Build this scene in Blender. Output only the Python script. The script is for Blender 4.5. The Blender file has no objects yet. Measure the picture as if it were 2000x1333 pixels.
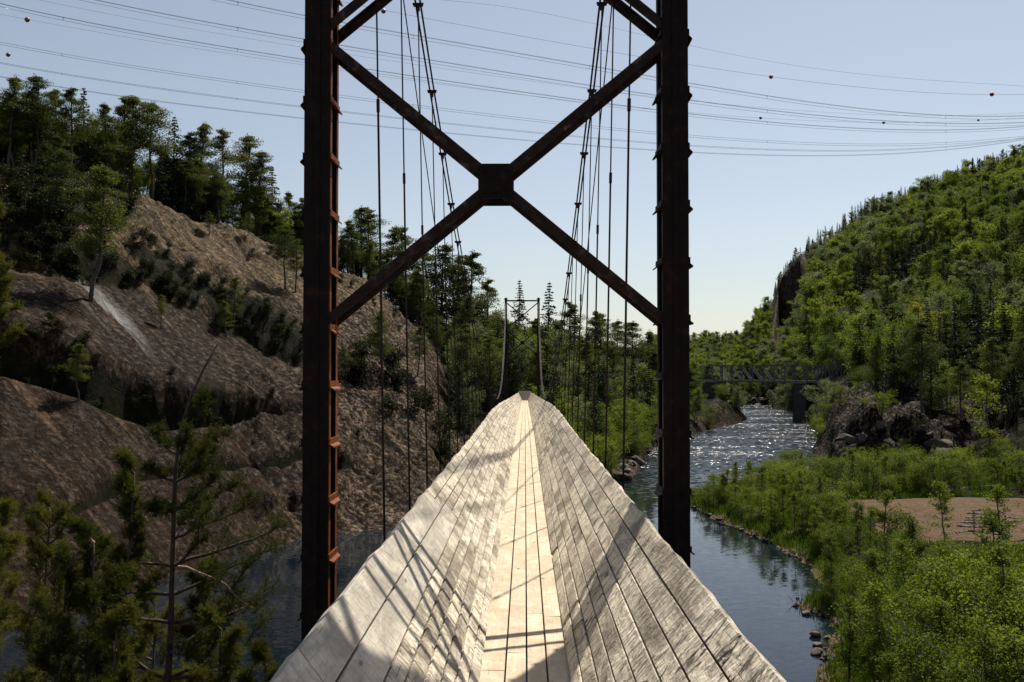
import bpy, math, random
import numpy as np
from mathutils import Vector, Matrix
R = math.radians
PI = math.pi
sc = bpy.context.scene
COL = sc.collection
random.seed(5)
rng = np.random.default_rng(5)

# ---------------------------------------------------------------- camera, sky, sun
EYE = 11.0            # eye height above the river (m)
F = 1944.0            # focal length in pixels of the 2000 px wide photograph (35 mm lens)
cam_d = bpy.data.cameras.new("camera"); cam_d.lens = 35.0; cam_d.sensor_width = 36.0
cam_d.clip_start = 0.1; cam_d.clip_end = 6000
cam = bpy.data.objects.new("camera", cam_d); COL.objects.link(cam)
cam.location = (0, 0, EYE); cam.rotation_euler = (R(90 + 1.59), 0, R(0.74))
sc.camera = cam
SUN_AZ, SUN_EL = R(23.7), R(54)          # azimuth measured from +Y towards +X
w = bpy.data.worlds.new("World"); sc.world = w; w.use_nodes = True
nt = w.node_tree; bg = nt.nodes["Background"]
sky = nt.nodes.new("ShaderNodeTexSky"); sky.sky_type = 'NISHITA'; sky.sun_disc = False
sky.sun_elevation = SUN_EL; sky.sun_rotation = SUN_AZ
sky.air_density = 1.0; sky.dust_density = 0.7; sky.ozone_density = 1.2
hs = nt.nodes.new('ShaderNodeHueSaturation'); hs.inputs['Saturation'].default_value = 0.66; hs.inputs['Value'].default_value = 1.0
nt.links.new(sky.outputs[0], hs.inputs['Color']); nt.links.new(hs.outputs[0], bg.inputs[0]); bg.inputs[1].default_value = 0.075
sd = bpy.data.lights.new("sun", 'SUN'); sd.energy = 4.8; sd.angle = R(0.53); sd.color = (1.0, 0.94, 0.83)
sun = bpy.data.objects.new("sun", sd); COL.objects.link(sun)
sdir = Vector((math.sin(SUN_AZ) * math.cos(SUN_EL), math.cos(SUN_AZ) * math.cos(SUN_EL), math.sin(SUN_EL)))
sun.rotation_euler = (-sdir).to_track_quat('-Z', 'Y').to_euler(); sun.location = (60, 120, 160)
vs = sc.view_settings; vs.view_transform = 'Standard'; vs.look = 'None'; vs.gamma = 1; vs.exposure = 0.4
sc.cycles.max_bounces = 6; sc.cycles.diffuse_bounces = 3; sc.cycles.glossy_bounces = 3
sc.cycles.transmission_bounces = 4; sc.cycles.transparent_max_bounces = 6
sc.cycles.sample_clamp_indirect = 4.0

# ---------------------------------------------------------------- helpers
def PX(px, py, Y):
    """the point of the photographed place at distance Y seen in the photograph at (px, py)"""
    return Vector(((px - 1025) / F * Y, Y, EYE + (720 - py) / F * Y))

def link(o, parent=None):
    COL.objects.link(o)
    if parent is not None: o.parent = parent
    return o

def tag(o, label=None, cat=None, group=None, kind=None):
    if label: o["label"] = label
    if cat: o["category"] = cat
    if group: o["group"] = group
    if kind: o["kind"] = kind
    return o

def empty(name, loc=(0, 0, 0), rz=0.0):
    o = bpy.data.objects.new(name, None); o.empty_display_size = 0.3
    o.location = loc; o.rotation_euler = (0, 0, rz); return link(o)

class MB:
    """collects quads, boxes, tubes and leaves, links them as one mesh object"""
    def __init__(s): s.v = []; s.f = []; s.n = 0; s.c = []
    def add(s, verts, faces, col=(0.5, 0.5, 0)):
        verts = np.asarray(verts, float).reshape(-1, 3)
        s.v.append(verts); s.f += [np.asarray(f, np.int32) + s.n for f in faces]
        s.c.append(np.tile(np.array([*col, 1.0]), (len(verts), 1))); s.n += len(verts)
    def addq(s, verts, quads, col=None):        # vectorised: quads is an (M,k) array
        verts = np.asarray(verts, float).reshape(-1, 3)
        s.v.append(verts); s.f.append(("arr", np.asarray(quads, np.int32) + s.n))
        c = np.tile(np.array([0.5, 0.5, 0, 1.0]), (len(verts), 1))
        if col is not None: c[:, :col.shape[1]] = col
        s.c.append(c); s.n += len(verts)
    def box(s, c, size, M=None, col=(0.5, 0.5, 0)):
        x, y, z = [k / 2 for k in size]
        p = np.array([[-x, -y, -z], [x, -y, -z], [x, y, -z], [-x, y, -z], [-x, -y, z], [x, -y, z], [x, y, z], [-x, y, z]])
        if M is not None: p = p @ np.array(M.to_3x3()).T
        s.add(p + np.array(c), [[0, 3, 2, 1], [4, 5, 6, 7], [0, 1, 5, 4], [1, 2, 6, 5], [2, 3, 7, 6], [3, 0, 4, 7]], col)
    def bar(s, a, b, wx, wy, up=Vector((0, 1, 0)), off=(0, 0), col=(0.5, 0.5, 0)):
        """a beam of section wx (across) by wy (along 'up') from a to b"""
        a, b = Vector(a), Vector(b); z = (b - a).normalized(); x = up.cross(z).normalized(); y = z.cross(x)
        M = Matrix((x, y, z)).transposed()
        s.box((a + b) / 2 + x * off[0] + y * off[1], (wx, wy, (b - a).length), M, col)
    def tube(s, pts, rad, n=6, cap=True, col=(0.5, 0.5, 0)):
        pts = [Vector(p) for p in pts]; m = len(pts)
        if not hasattr(rad, "__len__"): rad = [rad] * m
        vs_ = []; up = Vector((0.31, 0.2, 0.93))
        for i, p in enumerate(pts):
            t = (pts[min(i + 1, m - 1)] - pts[max(i - 1, 0)]).normalized()
            x = t.cross(up)
            if x.length < 1e-3: x = t.cross(Vector((1, 0, 0)))
            x.normalize(); y = t.cross(x)
            for k in range(n):
                a = 2 * PI * k / n
                vs_.append(p + (x * math.cos(a) + y * math.sin(a)) * rad[i])
        fs = [[i * n + k, (i + 1) * n + k, (i + 1) * n + (k + 1) % n, i * n + (k + 1) % n] for i in range(m - 1) for k in range(n)]
        if cap: fs += [list(range(n)), [(m - 1) * n + k for k in reversed(range(n))]]
        s.add(vs_, fs, col)
    def prism(s, poly, y0, y1, col=(0.5, 0.5, 0)):
        """polygon in (x, z), extruded along y"""
        n = len(poly)
        vs_ = [(p[0], y0, p[1]) for p in poly] + [(p[0], y1, p[1]) for p in poly]
        fs = [list(range(n)), list(reversed(range(n, 2 * n)))] + [[k, k + n, (k + 1) % n + n, (k + 1) % n] for k in range(n)]
        s.add(vs_, fs, col)
    def mesh(s, name, mats, smooth=False, col=False, midx=None):
        V = np.concatenate(s.v) if s.v else np.zeros((0, 3))
        starts, loops, pos = [], [], 0
        for f in s.f:
            if isinstance(f, tuple):
                a = f[1]; m, k = a.shape
                starts.append(pos + np.arange(m) * k); loops.append(a.ravel()); pos += m * k
            else:
                starts.append([pos]); loops.append(f); pos += len(f)
        me = bpy.data.meshes.new(name)
        L = np.concatenate(loops).astype(np.int32); S = np.concatenate(starts).astype(np.int32)
        me.vertices.add(len(V)); me.vertices.foreach_set("co", V.astype(np.float32).ravel())
        me.loops.add(len(L)); me.loops.foreach_set("vertex_index", L)
        me.polygons.add(len(S)); me.polygons.foreach_set("loop_start", S)
        if midx is not None: me.polygons.foreach_set("material_index", np.asarray(midx, np.int32))
        me.update(calc_edges=True)
        me.polygons.foreach_set("use_smooth", np.full(len(S), bool(smooth)))
        if col:
            a = me.color_attributes.new("tone", 'FLOAT_COLOR', 'POINT')
            a.data.foreach_set("color", np.concatenate(s.c).astype(np.float32).ravel())
        for m in (mats if isinstance(mats, (list, tuple)) else [mats]): me.materials.append(m)
        return me
    def build(s, name, mat, parent=None, smooth=False, col=False):
        o = bpy.data.objects.new(name, s.mesh(name, mat, smooth, col)); return link(o, parent)

# value noise
def _h(ix, iy, iz, seed):
    n = (ix * 374761393 + iy * 668265263 + iz * 2147483647 + seed * 1274126177) & 0xffffffff
    n = ((n ^ (n >> 13)) * 1274126177) & 0xffffffff
    return ((n ^ (n >> 16)) & 0xffff) / 32767.5 - 1.0
def vnoise(x, y, seed=0):
    x = np.asarray(x, float); y = np.asarray(y, float)
    ix = np.floor(x).astype(np.int64); iy = np.floor(y).astype(np.int64)
    fx = x - ix; fy = y - iy; fx = fx * fx * (3 - 2 * fx); fy = fy * fy * (3 - 2 * fy)
    z = np.zeros_like(ix)
    a = _h(ix, iy, z, seed); b = _h(ix + 1, iy, z, seed); c = _h(ix, iy + 1, z, seed); d = _h(ix + 1, iy + 1, z, seed)
    return (a * (1 - fx) + b * fx) * (1 - fy) + (c * (1 - fx) + d * fx) * fy
def fbm(x, y, oct=4, seed=0, gain=0.5):
    s = 0; a = 1.0; t = 0
    for o in range(oct):
        s = s + a * vnoise(np.asarray(x) * 2 ** o + 17.3 * o, np.asarray(y) * 2 ** o - 9.1 * o, seed + o); t += a; a *= gain
    return s / t

# ---------------------------------------------------------------- materials
def mat(name):
    m = bpy.data.materials.new(name); m.use_nodes = True
    t = m.node_tree; b = t.nodes["Principled BSDF"]; return m, t, b
def N(t, typ, **kw):
    n = t.nodes.new(typ)
    for k, v in kw.items():
        if k == "inp":
            for i, x in v.items(): n.inputs[i].default_value = x
        else: setattr(n, k, v)
    return n
def ramp(t, fac, stops):
    n = t.nodes.new("ShaderNodeValToRGB"); e = n.color_ramp.elements
    while len(e) < len(stops): e.new(0.5)
    for el, (p, c) in zip(e, stops):
        el.position = p; el.color = (*c, 1) if len(c) == 3 else c
    t.links.new(fac, n.inputs[0]); return n.outputs[0]
def coords(t, kind="Object", scale=(1, 1, 1), rot=(0, 0, 0)):
    tc = N(t, "ShaderNodeTexCoord"); mp = N(t, "ShaderNodeMapping")
    mp.inputs["Scale"].default_value = scale; mp.inputs["Rotation"].default_value = rot
    t.links.new(tc.outputs[kind], mp.inputs[0]); return mp.outputs[0]
def noise(t, vec, scale, detail=4, rough=0.55, dist=0.0):
    n = N(t, "ShaderNodeTexNoise"); n.inputs["Scale"].default_value = scale; n.inputs["Detail"].default_value = detail
    n.inputs["Roughness"].default_value = rough; n.inputs["Distortion"].default_value = dist
    t.links.new(vec, n.inputs["Vector"]); return n.outputs[0]
def mixc(t, fac, a, b, mode='MIX'):
    n = N(t, "ShaderNodeMix", data_type='RGBA', blend_type=mode)
    for i, x in ((0, fac), (6, a), (7, b)):
        if hasattr(x, "is_linked") or hasattr(x, "links"): t.links.new(x, n.inputs[i])
        else: n.inputs[i].default_value = x if i == 0 else (*x, 1)
    return n.outputs[2]
def math_(t, op, a, b=None, c=None, clamp=False):
    n = N(t, "ShaderNodeMath", operation=op, use_clamp=clamp)
    for i, x in enumerate((a, b, c)):
        if x is None: continue
        if hasattr(x, "links"): t.links.new(x, n.inputs[i])
        else: n.inputs[i].default_value = x
    return n.outputs[0]
def bump(t, b, h, strength, dist, prev=None):
    n = N(t, "ShaderNodeBump"); n.inputs["Strength"].default_value = strength; n.inputs["Distance"].default_value = dist
    t.links.new(h, n.inputs["Height"])
    if prev is not None: t.links.new(prev, n.inputs["Normal"])
    if b is not None: t.links.new(n.outputs[0], b.inputs["Normal"])
    return n.outputs[0]

def make_wood(name, light, mid, dark, ripple=0.5, worn=0.5, grainy=0.35):
    m, t, b = mat(name)
    at = N(t, "ShaderNodeAttribute", attribute_name="tone")
    sep = N(t, "ShaderNodeSeparateColor"); t.links.new(at.outputs["Color"], sep.inputs[0])
    v0 = coords(t)
    off = N(t, "ShaderNodeVectorMath", operation='SCALE'); t.links.new(at.outputs["Color"], off.inputs[0]); off.inputs["Scale"].default_value = 37
    ad = N(t, "ShaderNodeVectorMath", operation='ADD'); t.links.new(v0, ad.inputs[0]); t.links.new(off.outputs[0], ad.inputs[1])
    def mapped(sx, sy, rz=0.0):
        mp = N(t, "ShaderNodeMapping"); mp.inputs["Scale"].default_value = (sx, sy, sx); mp.inputs["Rotation"].default_value = (0, 0, rz)
        t.links.new(ad.outputs[0], mp.inputs[0]); return mp.outputs[0]
    grain = noise(t, mapped(24, 1.3), 2.0, 6, 0.65, 0.5)
    blotch = noise(t, mapped(3.2, 1.3), 1.7, 6, 0.68, 0.9)       # worn and dirty patches a hand wide
    chips = noise(t, mapped(3.4, 8, .6), 1.5, 5, 0.66, 1.6)        # chipped spots running across the board
    fine = noise(t, mapped(30, 18), 2.0, 4, 0.7)
    c = mixc(t, ramp(t, blotch, [(0.5 - worn * .22, (1, 1, 1)), (0.5 + (1 - worn) * .3, (0, 0, 0))]), light, mid)
    c = mixc(t, math_(t, 'MULTIPLY', ramp(t, grain, [(0.32, (1, 1, 1)), (0.5, (0, 0, 0))]), grainy), c, tuple(x * .55 for x in mid))
    sp = ramp(t, chips, [(0.545, (0, 0, 0)), (0.61, (1, 1, 1))])
    patch = ramp(t, noise(t, v0, 0.9, 3), [(0.38, (0.15, 0.15, 0.15)), (0.62, (1, 1, 1))])
    c = mixc(t, math_(t, 'MULTIPLY', math_(t, 'MULTIPLY', sp, patch), max(0.06, 1.15 * worn - .28)), c, dark)
    c = mixc(t, math_(t, 'MULTIPLY', ramp(t, fine, [(0.56, (0, 0, 0)), (0.72, (1, 1, 1))]), 0.35), c, tuple(x * .6 for x in mid))
    ck = ramp(t, noise(t, mapped(30, .8), 4.0, 3, 0.5, 0.2), [(0.29, (1, 1, 1)), (0.35, (0, 0, 0))])
    c = mixc(t, math_(t, 'MULTIPLY', ck, 0.7 * min(1, worn + .1)), c, tuple(x * 0.6 for x in dark))
    vo = N(t, "ShaderNodeTexVoronoi"); vo.inputs["Scale"].default_value = 1.0; t.links.new(mapped(6, 2.2), vo.inputs["Vector"])
    kn = ramp(t, vo.outputs["Distance"], [(0.05, (1, 1, 1)), (0.11, (0, 0, 0))])
    c = mixc(t, math_(t, 'MULTIPLY', kn, 0.75), c, dark)
    tick = ramp(t, noise(t, mapped(5, 34, .55), 1.3, 4, 0.6, 0.8), [(0.60, (0, 0, 0)), (0.68, (1, 1, 1))])
    c = mixc(t, math_(t, 'MULTIPLY', tick, .75 * worn), c, tuple(x * .45 for x in mid))
    big = ramp(t, noise(t, mapped(1.6, .8), 1.2, 4, 0.6, .6), [(0.46, (0, 0, 0)), (0.62, (1, 1, 1))])
    c = mixc(t, math_(t, 'MULTIPLY', big, .7 * worn), c, tuple(x * .8 for x in mid))
    tone = N(t, "ShaderNodeMapRange"); t.links.new(sep.outputs[0], tone.inputs[0]); tone.inputs[3].default_value = 0.78; tone.inputs[4].default_value = 1.08
    cc = N(t, "ShaderNodeCombineColor"); [t.links.new(tone.outputs[0], cc.inputs[i]) for i in range(3)]
    c = mixc(t, 1.0, c, cc.outputs[0], 'MULTIPLY')
    t.links.new(c, b.inputs["Base Color"]); b.inputs["Roughness"].default_value = 0.85; b.inputs["Specular IOR Level"].default_value = 0.2
    rp = noise(t, mapped(3.5, 8, .5), 1.6, 4, 0.6, 1.0)
    p1 = bump(t, None, grain, 0.4, 0.008)
    p2 = bump(t, None, rp, ripple, 0.06, p1)
    p2 = bump(t, None, blotch, ripple * .6, 0.04, p2)
    p3 = bump(t, None, ck, 0.6 * worn, -0.012, p2)
    bump(t, b, sp, 0.7 * worn, -0.016, p3)
    return m
M_WALL = make_wood("weathered_wall_board", (0.82, 0.72, 0.56), (0.27, 0.22, 0.16), (0.04, 0.028, 0.02), 0.8, 1.12)
M_NEW = make_wood("smooth_grey_board", (0.68, 0.61, 0.50), (0.38, 0.335, 0.27), (0.10, 0.08, 0.06), 0.35, 0.5, .25)
M_FLOOR = make_wood("pale_floor_board", (0.78, 0.66, 0.49), (0.56, 0.455, 0.32), (0.16, 0.115, 0.075), 0.25, 0.4, .3)
M_BEAM = make_wood("dark_beam", (0.14, 0.115, 0.09), (0.09, 0.07, 0.055), (0.04, 0.03, 0.02), 0.4)

def make_steel(name, c1, c2, c3, rough=0.6):
    m, t, b = mat(name); v = coords(t, "Object")
    n1 = noise(t, v, 9, 6, 0.65); n2 = noise(t, v, 38, 4, 0.6)
    c = ramp(t, n1, [(0.35, c1), (0.55, c2), (0.72, c3)])
    c = mixc(t, math_(t, 'MULTIPLY', ramp(t, n2, [(0.5, (0, 0, 0)), (0.7, (1, 1, 1))]), 0.5), c, tuple(x * 0.45 for x in c1))
    t.links.new(c, b.inputs["Base Color"]); b.inputs["Roughness"].default_value = rough; b.inputs["Specular IOR Level"].default_value = 0.12
    bump(t, b, n2, 0.3, 0.004); return m
M_RUST = make_steel("rusty_red_steel", (0.010, 0.006, 0.005), (0.016, 0.008, 0.006), (0.045, 0.019, 0.010))
M_BRACE = make_steel("brown_scraped_steel", (0.022, 0.012, 0.009), (0.038, 0.02, 0.013), (0.15, 0.11, 0.085))
M_ORANGE = make_steel("orange_rust_steel", (0.12, 0.026, 0.003), (0.20, 0.052, 0.004), (0.27, 0.085, 0.008))  # lit copy of the rust, sunlight put into the colour
M_WIRE = make_steel("dark_wire", (0.022, 0.015, 0.012), (0.04, 0.025, 0.018), (0.07, 0.04, 0.03), 0.55)
M_GREYST = make_steel("grey_painted_steel", (0.10, 0.105, 0.115), (0.14, 0.145, 0.155), (0.18, 0.18, 0.19))
def flat(name, c, rough=0.7, metallic=0.0, nz=0.25, s=3):
    m, t, b = mat(name); v = coords(t)
    n1 = noise(t, v, s, 5)
    c2 = ramp(t, n1, [(0.3, tuple(x * (1 - nz) for x in c)), (0.7, tuple(min(1, x * (1 + nz)) for x in c))])
    t.links.new(c2, b.inputs["Base Color"]); b.inputs["Roughness"].default_value = rough; b.inputs["Metallic"].default_value = metallic
    bump(t, b, n1, 0.3, 0.02); return m
M_CONC = flat("old_concrete", (0.22, 0.2, 0.18), 0.9)
M_DARKSTONE = flat("dark_masonry", (0.05, 0.045, 0.04), 0.9, s=1.2)
M_CONDUCT = flat("dull_conductor", (0.045, 0.05, 0.055), 0.95, 0.0)
M_BALLR = flat("faded_red_plastic", (0.28, 0.06, 0.05), 0.5, nz=.1)
M_BALLO = flat("orange_plastic", (0.34, 0.09, 0.03), 0.5, nz=.1)
M_BALLW = flat("white_plastic", (0.75, 0.7, 0.7), 0.5, nz=.1)
M_POLE = flat("grey_pole", (0.22, 0.21, 0.2), 0.8)
M_STONE = flat("pale_river_stone", (0.13, 0.095, 0.07), 0.85, s=4, nz=.4)

def make_leaf(name, c1, c2, trans=0.45, var=0.25, rough=0.55, tcol=None, patch=0.6):
    m, t, b = mat(name); out = t.nodes["Material Output"]
    oi = N(t, "ShaderNodeObjectInfo")
    geo = N(t, "ShaderNodeNewGeometry")
    f = math_(t, 'ADD', math_(t, 'MULTIPLY', oi.outputs["Random"], 0.75), math_(t, 'MULTIPLY', geo.outputs["Random Per Island"], 0.25))
    n1 = noise(t, coords(t, "Object"), patch, 2)
    f = math_(t, 'ADD', math_(t, 'MULTIPLY', f, 0.65), math_(t, 'MULTIPLY', n1, 0.4))
    c = ramp(t, f, [(0.15, c1), (0.85, c2)])
    t.links.new(c, b.inputs["Base Color"]); b.inputs["Roughness"].default_value = rough
    b.inputs["Specular IOR Level"].default_value = 0.08
    tr = N(t, "ShaderNodeBsdfTranslucent")
    tc_ = tcol or (1.25, 1.3, 0.6)
    cm = mixc(t, 1.0, c, tc_, 'MULTIPLY'); t.links.new(cm, tr.inputs["Color"])
    mx = N(t, "ShaderNodeMixShader"); mx.inputs[0].default_value = trans
    t.links.new(b.outputs[0], mx.inputs[1]); t.links.new(tr.outputs[0], mx.inputs[2]); t.links.new(mx.outputs[0], out.inputs["Surface"])
    return m
L_PINE = make_leaf("pine_needles", (0.030, 0.046, 0.011), (0.115, 0.125, 0.028), 0.42)
L_SPRUCE = make_leaf("spruce_needles", (0.010, 0.020, 0.008), (0.030, 0.045, 0.014), 0.3)
L_BIRCH = make_leaf("birch_leaves", (0.030, 0.060, 0.010), (0.19, 0.225, 0.036), 0.52)
L_GREY = make_leaf("grey_green_leaves", (0.07, 0.095, 0.04), (0.20, 0.22, 0.10), 0.42, tcol=(1.15, 1.2, 0.8))
L_YELLOW = make_leaf("yellow_green_leaves", (0.12, 0.12, 0.02), (0.20, 0.19, 0.035), 0.5)
L_SHRUB = make_leaf("shrub_leaves", (0.034, 0.060, 0.008), (0.17, 0.20, 0.026), 0.5)
L_FORE = make_leaf("young_pine_needles", (0.018, 0.028, 0.006), (0.13, 0.12, 0.022), 0.4, patch=2)
L_HEATH = make_leaf("heath_leaves", (0.008, 0.012, 0.004), (0.026, 0.032, 0.009), 0.3)
L_GRASS = make_leaf("grass_blades", (0.024, 0.046, 0.008), (0.062, 0.095, 0.015), 0.45)
B_PINE = flat("pine_bark", (0.075, 0.05, 0.038), 0.9, s=6, nz=.45)
B_PALE = flat("pink_pine_limb", (0.30, 0.19, 0.13), 0.85, s=8, nz=.4)
B_BIRCH = flat("pale_birch_bark", (0.14, 0.125, 0.11), 0.85, s=5, nz=.6)

# ---------------------------------------------------------------- terrain
FL = [-2, -2, -2, -2, -2, -2]
TAB = [
 (-1400, [(24,-2),(38,0),(56,11),(57,13.5),(68,19),(70,21),(85,29),(110,38),(160,46),(300,60),(600,60),(900,60)]),
 (-300, [(24,-2),(41,0),(59,11.5),(60,14),(72,19),(74,21.5),(84,28),(110,35),(160,44),(300,60),(600,60),(900,60)]),
 (0,    [(26,-2),(42,0),(61,11.4),(62,14.4),(73,18.5),(75,21.3),(82,27.2),(110,33),(160,42),(300,55),(600,60),(900,60)]),
 (150,  [(30,-2),(45,0),(63.5,10.0),(64.5,12.8),(75,18.0),(77,21.3),(90,28.4),(115,32),(160,40),(300,50),(600,55),(900,60)]),
 (300,  [(35,-2),(51,0),(67,7.6),(68,10.5),(82,17.8),(86,21.8),(97,26.8),(120,29.5),(160,35),(300,45),(600,50),(900,60)]),
 (450,  [(40,-2),(58.6,0),(71,7.6),(72,9.2),(83,13.8),(86.5,17.6),(106,26.3),(125,27.5),(160,31),(300,42),(600,45),(900,50)]),
 (590,  [(45,-2),(64.4,0),(76,8.2),(77,8.7),(85,12.0),(88,14.9),(113,23.8),(130,24.2),(160,27),(300,38),(600,40),(900,50)]),
 (700,  [(48,-2),(66.8,0),(78,6.3),(79,6.8),(88,10),(90,11.7),(116,21.7),(130,21.5),(160,24),(300,32),(600,35),(900,40)]),
 (760,  [(50,-2),(68,0),(80,5.5),(81,6.5),(92,9.5),(94,11),(118,18.9),(135,18.2),(160,20),(300,28),(600,30),(900,40)]),
 (830,  [(52,-2),(71,0),(84,5),(85,5.7),(96,8.5),(98,9.5),(120,15.3),(138,15.2),(160,17),(300,24),(600,28),(900,40)]),
 (890,  [(58,-2),(79,0),(88,3),(89,3.2),(96,4.5),(98,5),(118,8.6),(142,13),(170,15),(300,20),(600,26),(900,40)]),
 (950,  [(66,-2),(84,0),(90,2),(92,2.3),(100,4),(104,4.5),(120,7),(150,11),(180,13),(300,18),(600,24),(900,40)]),
 (1018, [(74,-2),(82,0),(86,3.5),(90,4.8),(100,6.6),(104,7),(125,9),(150,11),(180,13),(300,16),(600,24),(900,40)]),
 (1100, [(78,-2),(88,0),(95,1.5),(100,2),(110,3.2),(120,4),(140,6),(165,8),(190,9.5),(300,13),(600,24),(900,30)]),
 (1180, [(84,-2),(94,0),(100,.8),(105,1.3),(115,2.5),(125,4),(140,5.5),(165,7),(190,8),(300,10),(600,24),(900,30)]),
 (1240, [(94,-2),(104,0),(112,.5),(118,.9),(128,2),(140,3.2),(150,4.2),(180,5.5),(220,6.5),(300,8),(600,24),(900,30)]),
 (1290, [(140,-2),(153,0),(156,.8),(160,1.2),(170,2.5),(180,3.5),(200,4.4),(240,5.5),(300,7),(430,14),(620,25),(900,28)]),
 (1345, [(152,-2),(164,0),(168,1),(172,1.6),(184,3.2),(190,3.5),(205,3.9),(240,4.5),(300,5.5),(430,13),(620,26),(900,28)]),
 (1400, [(176,-2),(186,0),(190,1.6),(194,2.9),(203,4.6),(208,4.8),(222,4.3),(240,4),(310,4),(430,14),(620,27),(900,28)]),
 (1440, [(192,-2),(202,0),(205,.9),(208,1.5),(214,2.5),(218,2.4),(226,.3),(240,-1.5),(310,-1.5),(326,1.5),(430,17),(620,28)]),
 (1468, [(200,-2),(222,-.6),(226,-.6),(229,-.8),(232,-1.5),(236,-1.5),(240,-1.5),(250,-1.5),(306,-1.5),(318,1.5),(410,25),(620,28)]),
 (1500, [(200,-2),(222,-2),(226,-2),(229,-2),(232,-2),(236,-2),(240,-2),(250,-2),(296,-1.5),(306,1.5),(395,33),(620,34)]),
 (1522, [(190,-2),(212,-2),(216,-2),(219,-2),(222,-2),(226,-2),(230,-2),(280,-1.5),(290,1.5),(384,28),(392,46),(620,48)]),
 (1560, [(150,-2),(160,-2),(165,-2),(170,-2),(180,-2),(190,-2),(220,-2),(246,-1.5),(256,1.5),(378,36),(387,55),(620,59)]),
 (1585, [(60,-2),(80,-2),(118,-2),(126,-.6),(132,.4),(138,.3),(145,-1),(175,-1.5),(190,2),(300,28),(398,58),(620,62)]),
 (1625, [(60,-2),(80,-2),(110,-1.8),(122,-.5),(126,1.6),(130,4.6),(140,6.4),(175,4.5),(210,10),(300,33),(400,63),(620,69)]),
 (1700, [(60,-2),(80,-2),(106,-1.5),(114,-.2),(120,1.2),(125,6.0),(140,8.0),(175,7),(215,14),(300,41),(420,78),(620,80)]),
 (1800, [(60,-2),(80,-2),(106,-1.5),(112,0),(118,1.4),(124,5.6),(142,7.6),(180,10),(240,24),(320,53),(430,88),(620,90)]),
 (1900, [(60,-2),(80,-1),(98,-.6),(104,.2),(115,2),(130,4.5),(160,9),(200,18),(250,35),(300,52),(440,99),(620,101)]),
 (2000, [(50,-2),(70,-.5),(90,.2),(98,1),(115,4),(130,7),(160,14),(200,26),(250,44),(300,61),(450,106),(620,108)]),
 (2500, [(40,-2),(60,0),(75,1),(90,4),(110,9),(130,15),(160,24),(200,36),(250,52),(300,68),(440,112),(620,118)]),
 (4200, [(40,-2),(60,0),(75,1),(90,4),(110,9),(130,15),(160,24),(200,36),(250,52),(300,68),(440,112),(620,118)]),
]
TPX = np.array([t[0] for t in TAB], float)
TY = np.array([[k[0] for k in t[1]] for t in TAB], float); TZ = np.array([[k[1] for k in t[1]] for t in TAB], float)

BANK = np.array([(-90,-30),(-90,22),(-40,25),(-22,26),(-12,23),(-4,18),(4,16.5),(8,22),(9,30),(10.3,35),(13.2,42),(13.6,44),(12.6,46.3),(15.4,50.5),
   (16.2,56),(15.6,63),(14.2,72),(13.2,80.7),(14.0,88),(20,93.5),(30,100.5),(36,104),(46,106),(56,107),(120,104),(120,-30)], float)
def sdf(X, Y, poly):
    d = np.full(X.shape, 1e9); inside = np.zeros(X.shape, bool); n = len(poly)
    for i in range(n):
        a = poly[i]; b = poly[(i + 1) % n]; e = b - a
        t = np.clip(((X - a[0]) * e[0] + (Y - a[1]) * e[1]) / (e @ e), 0, 1)
        d = np.minimum(d, np.hypot(X - a[0] - t * e[0], Y - a[1] - t * e[1]))
        c = ((a[1] > Y) != (b[1] > Y)) & (X < (b[0] - a[0]) * (Y - a[1]) / (b[1] - a[1] + 1e-12) + a[0])
        inside ^= c
    return np.where(inside, d, -d)
SAND = np.array([(23.5,60),(22,64),(24,69),(22.5,76),(29,79.5),(34,80),(43,79),(60,75),(60,62),(40,61.5),(30,60)], float)

cols = np.concatenate([np.arange(-1400, -60, 34), np.arange(-60, 1300, 3.6), np.arange(1300, 2080, 4.2), np.arange(2080, 4200, 44)]).astype(float)
ROW = np.concatenate([np.linspace(-6, 18, 16)[:-1], np.geomspace(18, 40, 50)[:-1], np.geomspace(40, 125, 330)[:-1], np.geomspace(125, 460, 250)[:-1], np.geomspace(460, 4000, 26)])
# ahead of the camera the sheet is laid out in a fan, below 18 m it turns into plain rows
def fan_x(px, Y): return (px - 1025) / F * np.maximum(Y, 18.0)
PXG, YG = np.meshgrid(cols, ROW, indexing='ij')
XG = fan_x(PXG, YG)
KY = np.stack([np.interp(cols, TPX, TY[:, k]) for k in range(12)], 1); KZ = np.stack([np.interp(cols, TPX, TZ[:, k]) for k in range(12)], 1)
ZG = np.zeros_like(XG)
wob = fbm(XG / 14, YG / 14, 4, 3) * 2.0 + fbm(XG / 4, YG / 4, 3, 8) * 0.7
for i in range(len(cols)):
    yy = ROW + np.where(ROW < 200, wob[i], 0) * np.clip((ROW - 30) / 40, 0, 1)
    ZG[i] = np.interp(yy, KY[i], KZ[i])
# rock relief on the left slope and outcrop: slabs dipping down to the right, joints and blocks
dd = (XG * 0.72 - YG * 0.1)
amp = np.clip((ZG) / 2.0, 0, 1)
yk = [np.interp(PXG, cols, KY[:, k]) for k in range(12)]
farfade = np.clip((260 - YG) / 100, 0, 1)
rel = fbm(XG / 9 + YG / 30, YG / 16, 5, 21) * 1.0 + fbm(XG / 1.9, YG / 2.6, 4, 31) * 0.34 + fbm(XG / .6, YG / .8, 2, 35) * 0.08
# terraces on joints
jt = (ZG * 0.8 + XG * 0.38 + fbm(XG / 7, YG / 7, 3, 41) * 2.2) / 2.6
fr = jt - np.floor(jt); terr = np.clip((fr - 0.86) / 0.14, 0, 1) - fr
tm = np.clip(fbm(XG / 11 + 5, YG / 11, 2, 51) * 2.2 + 0.1, 0, 1)
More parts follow.
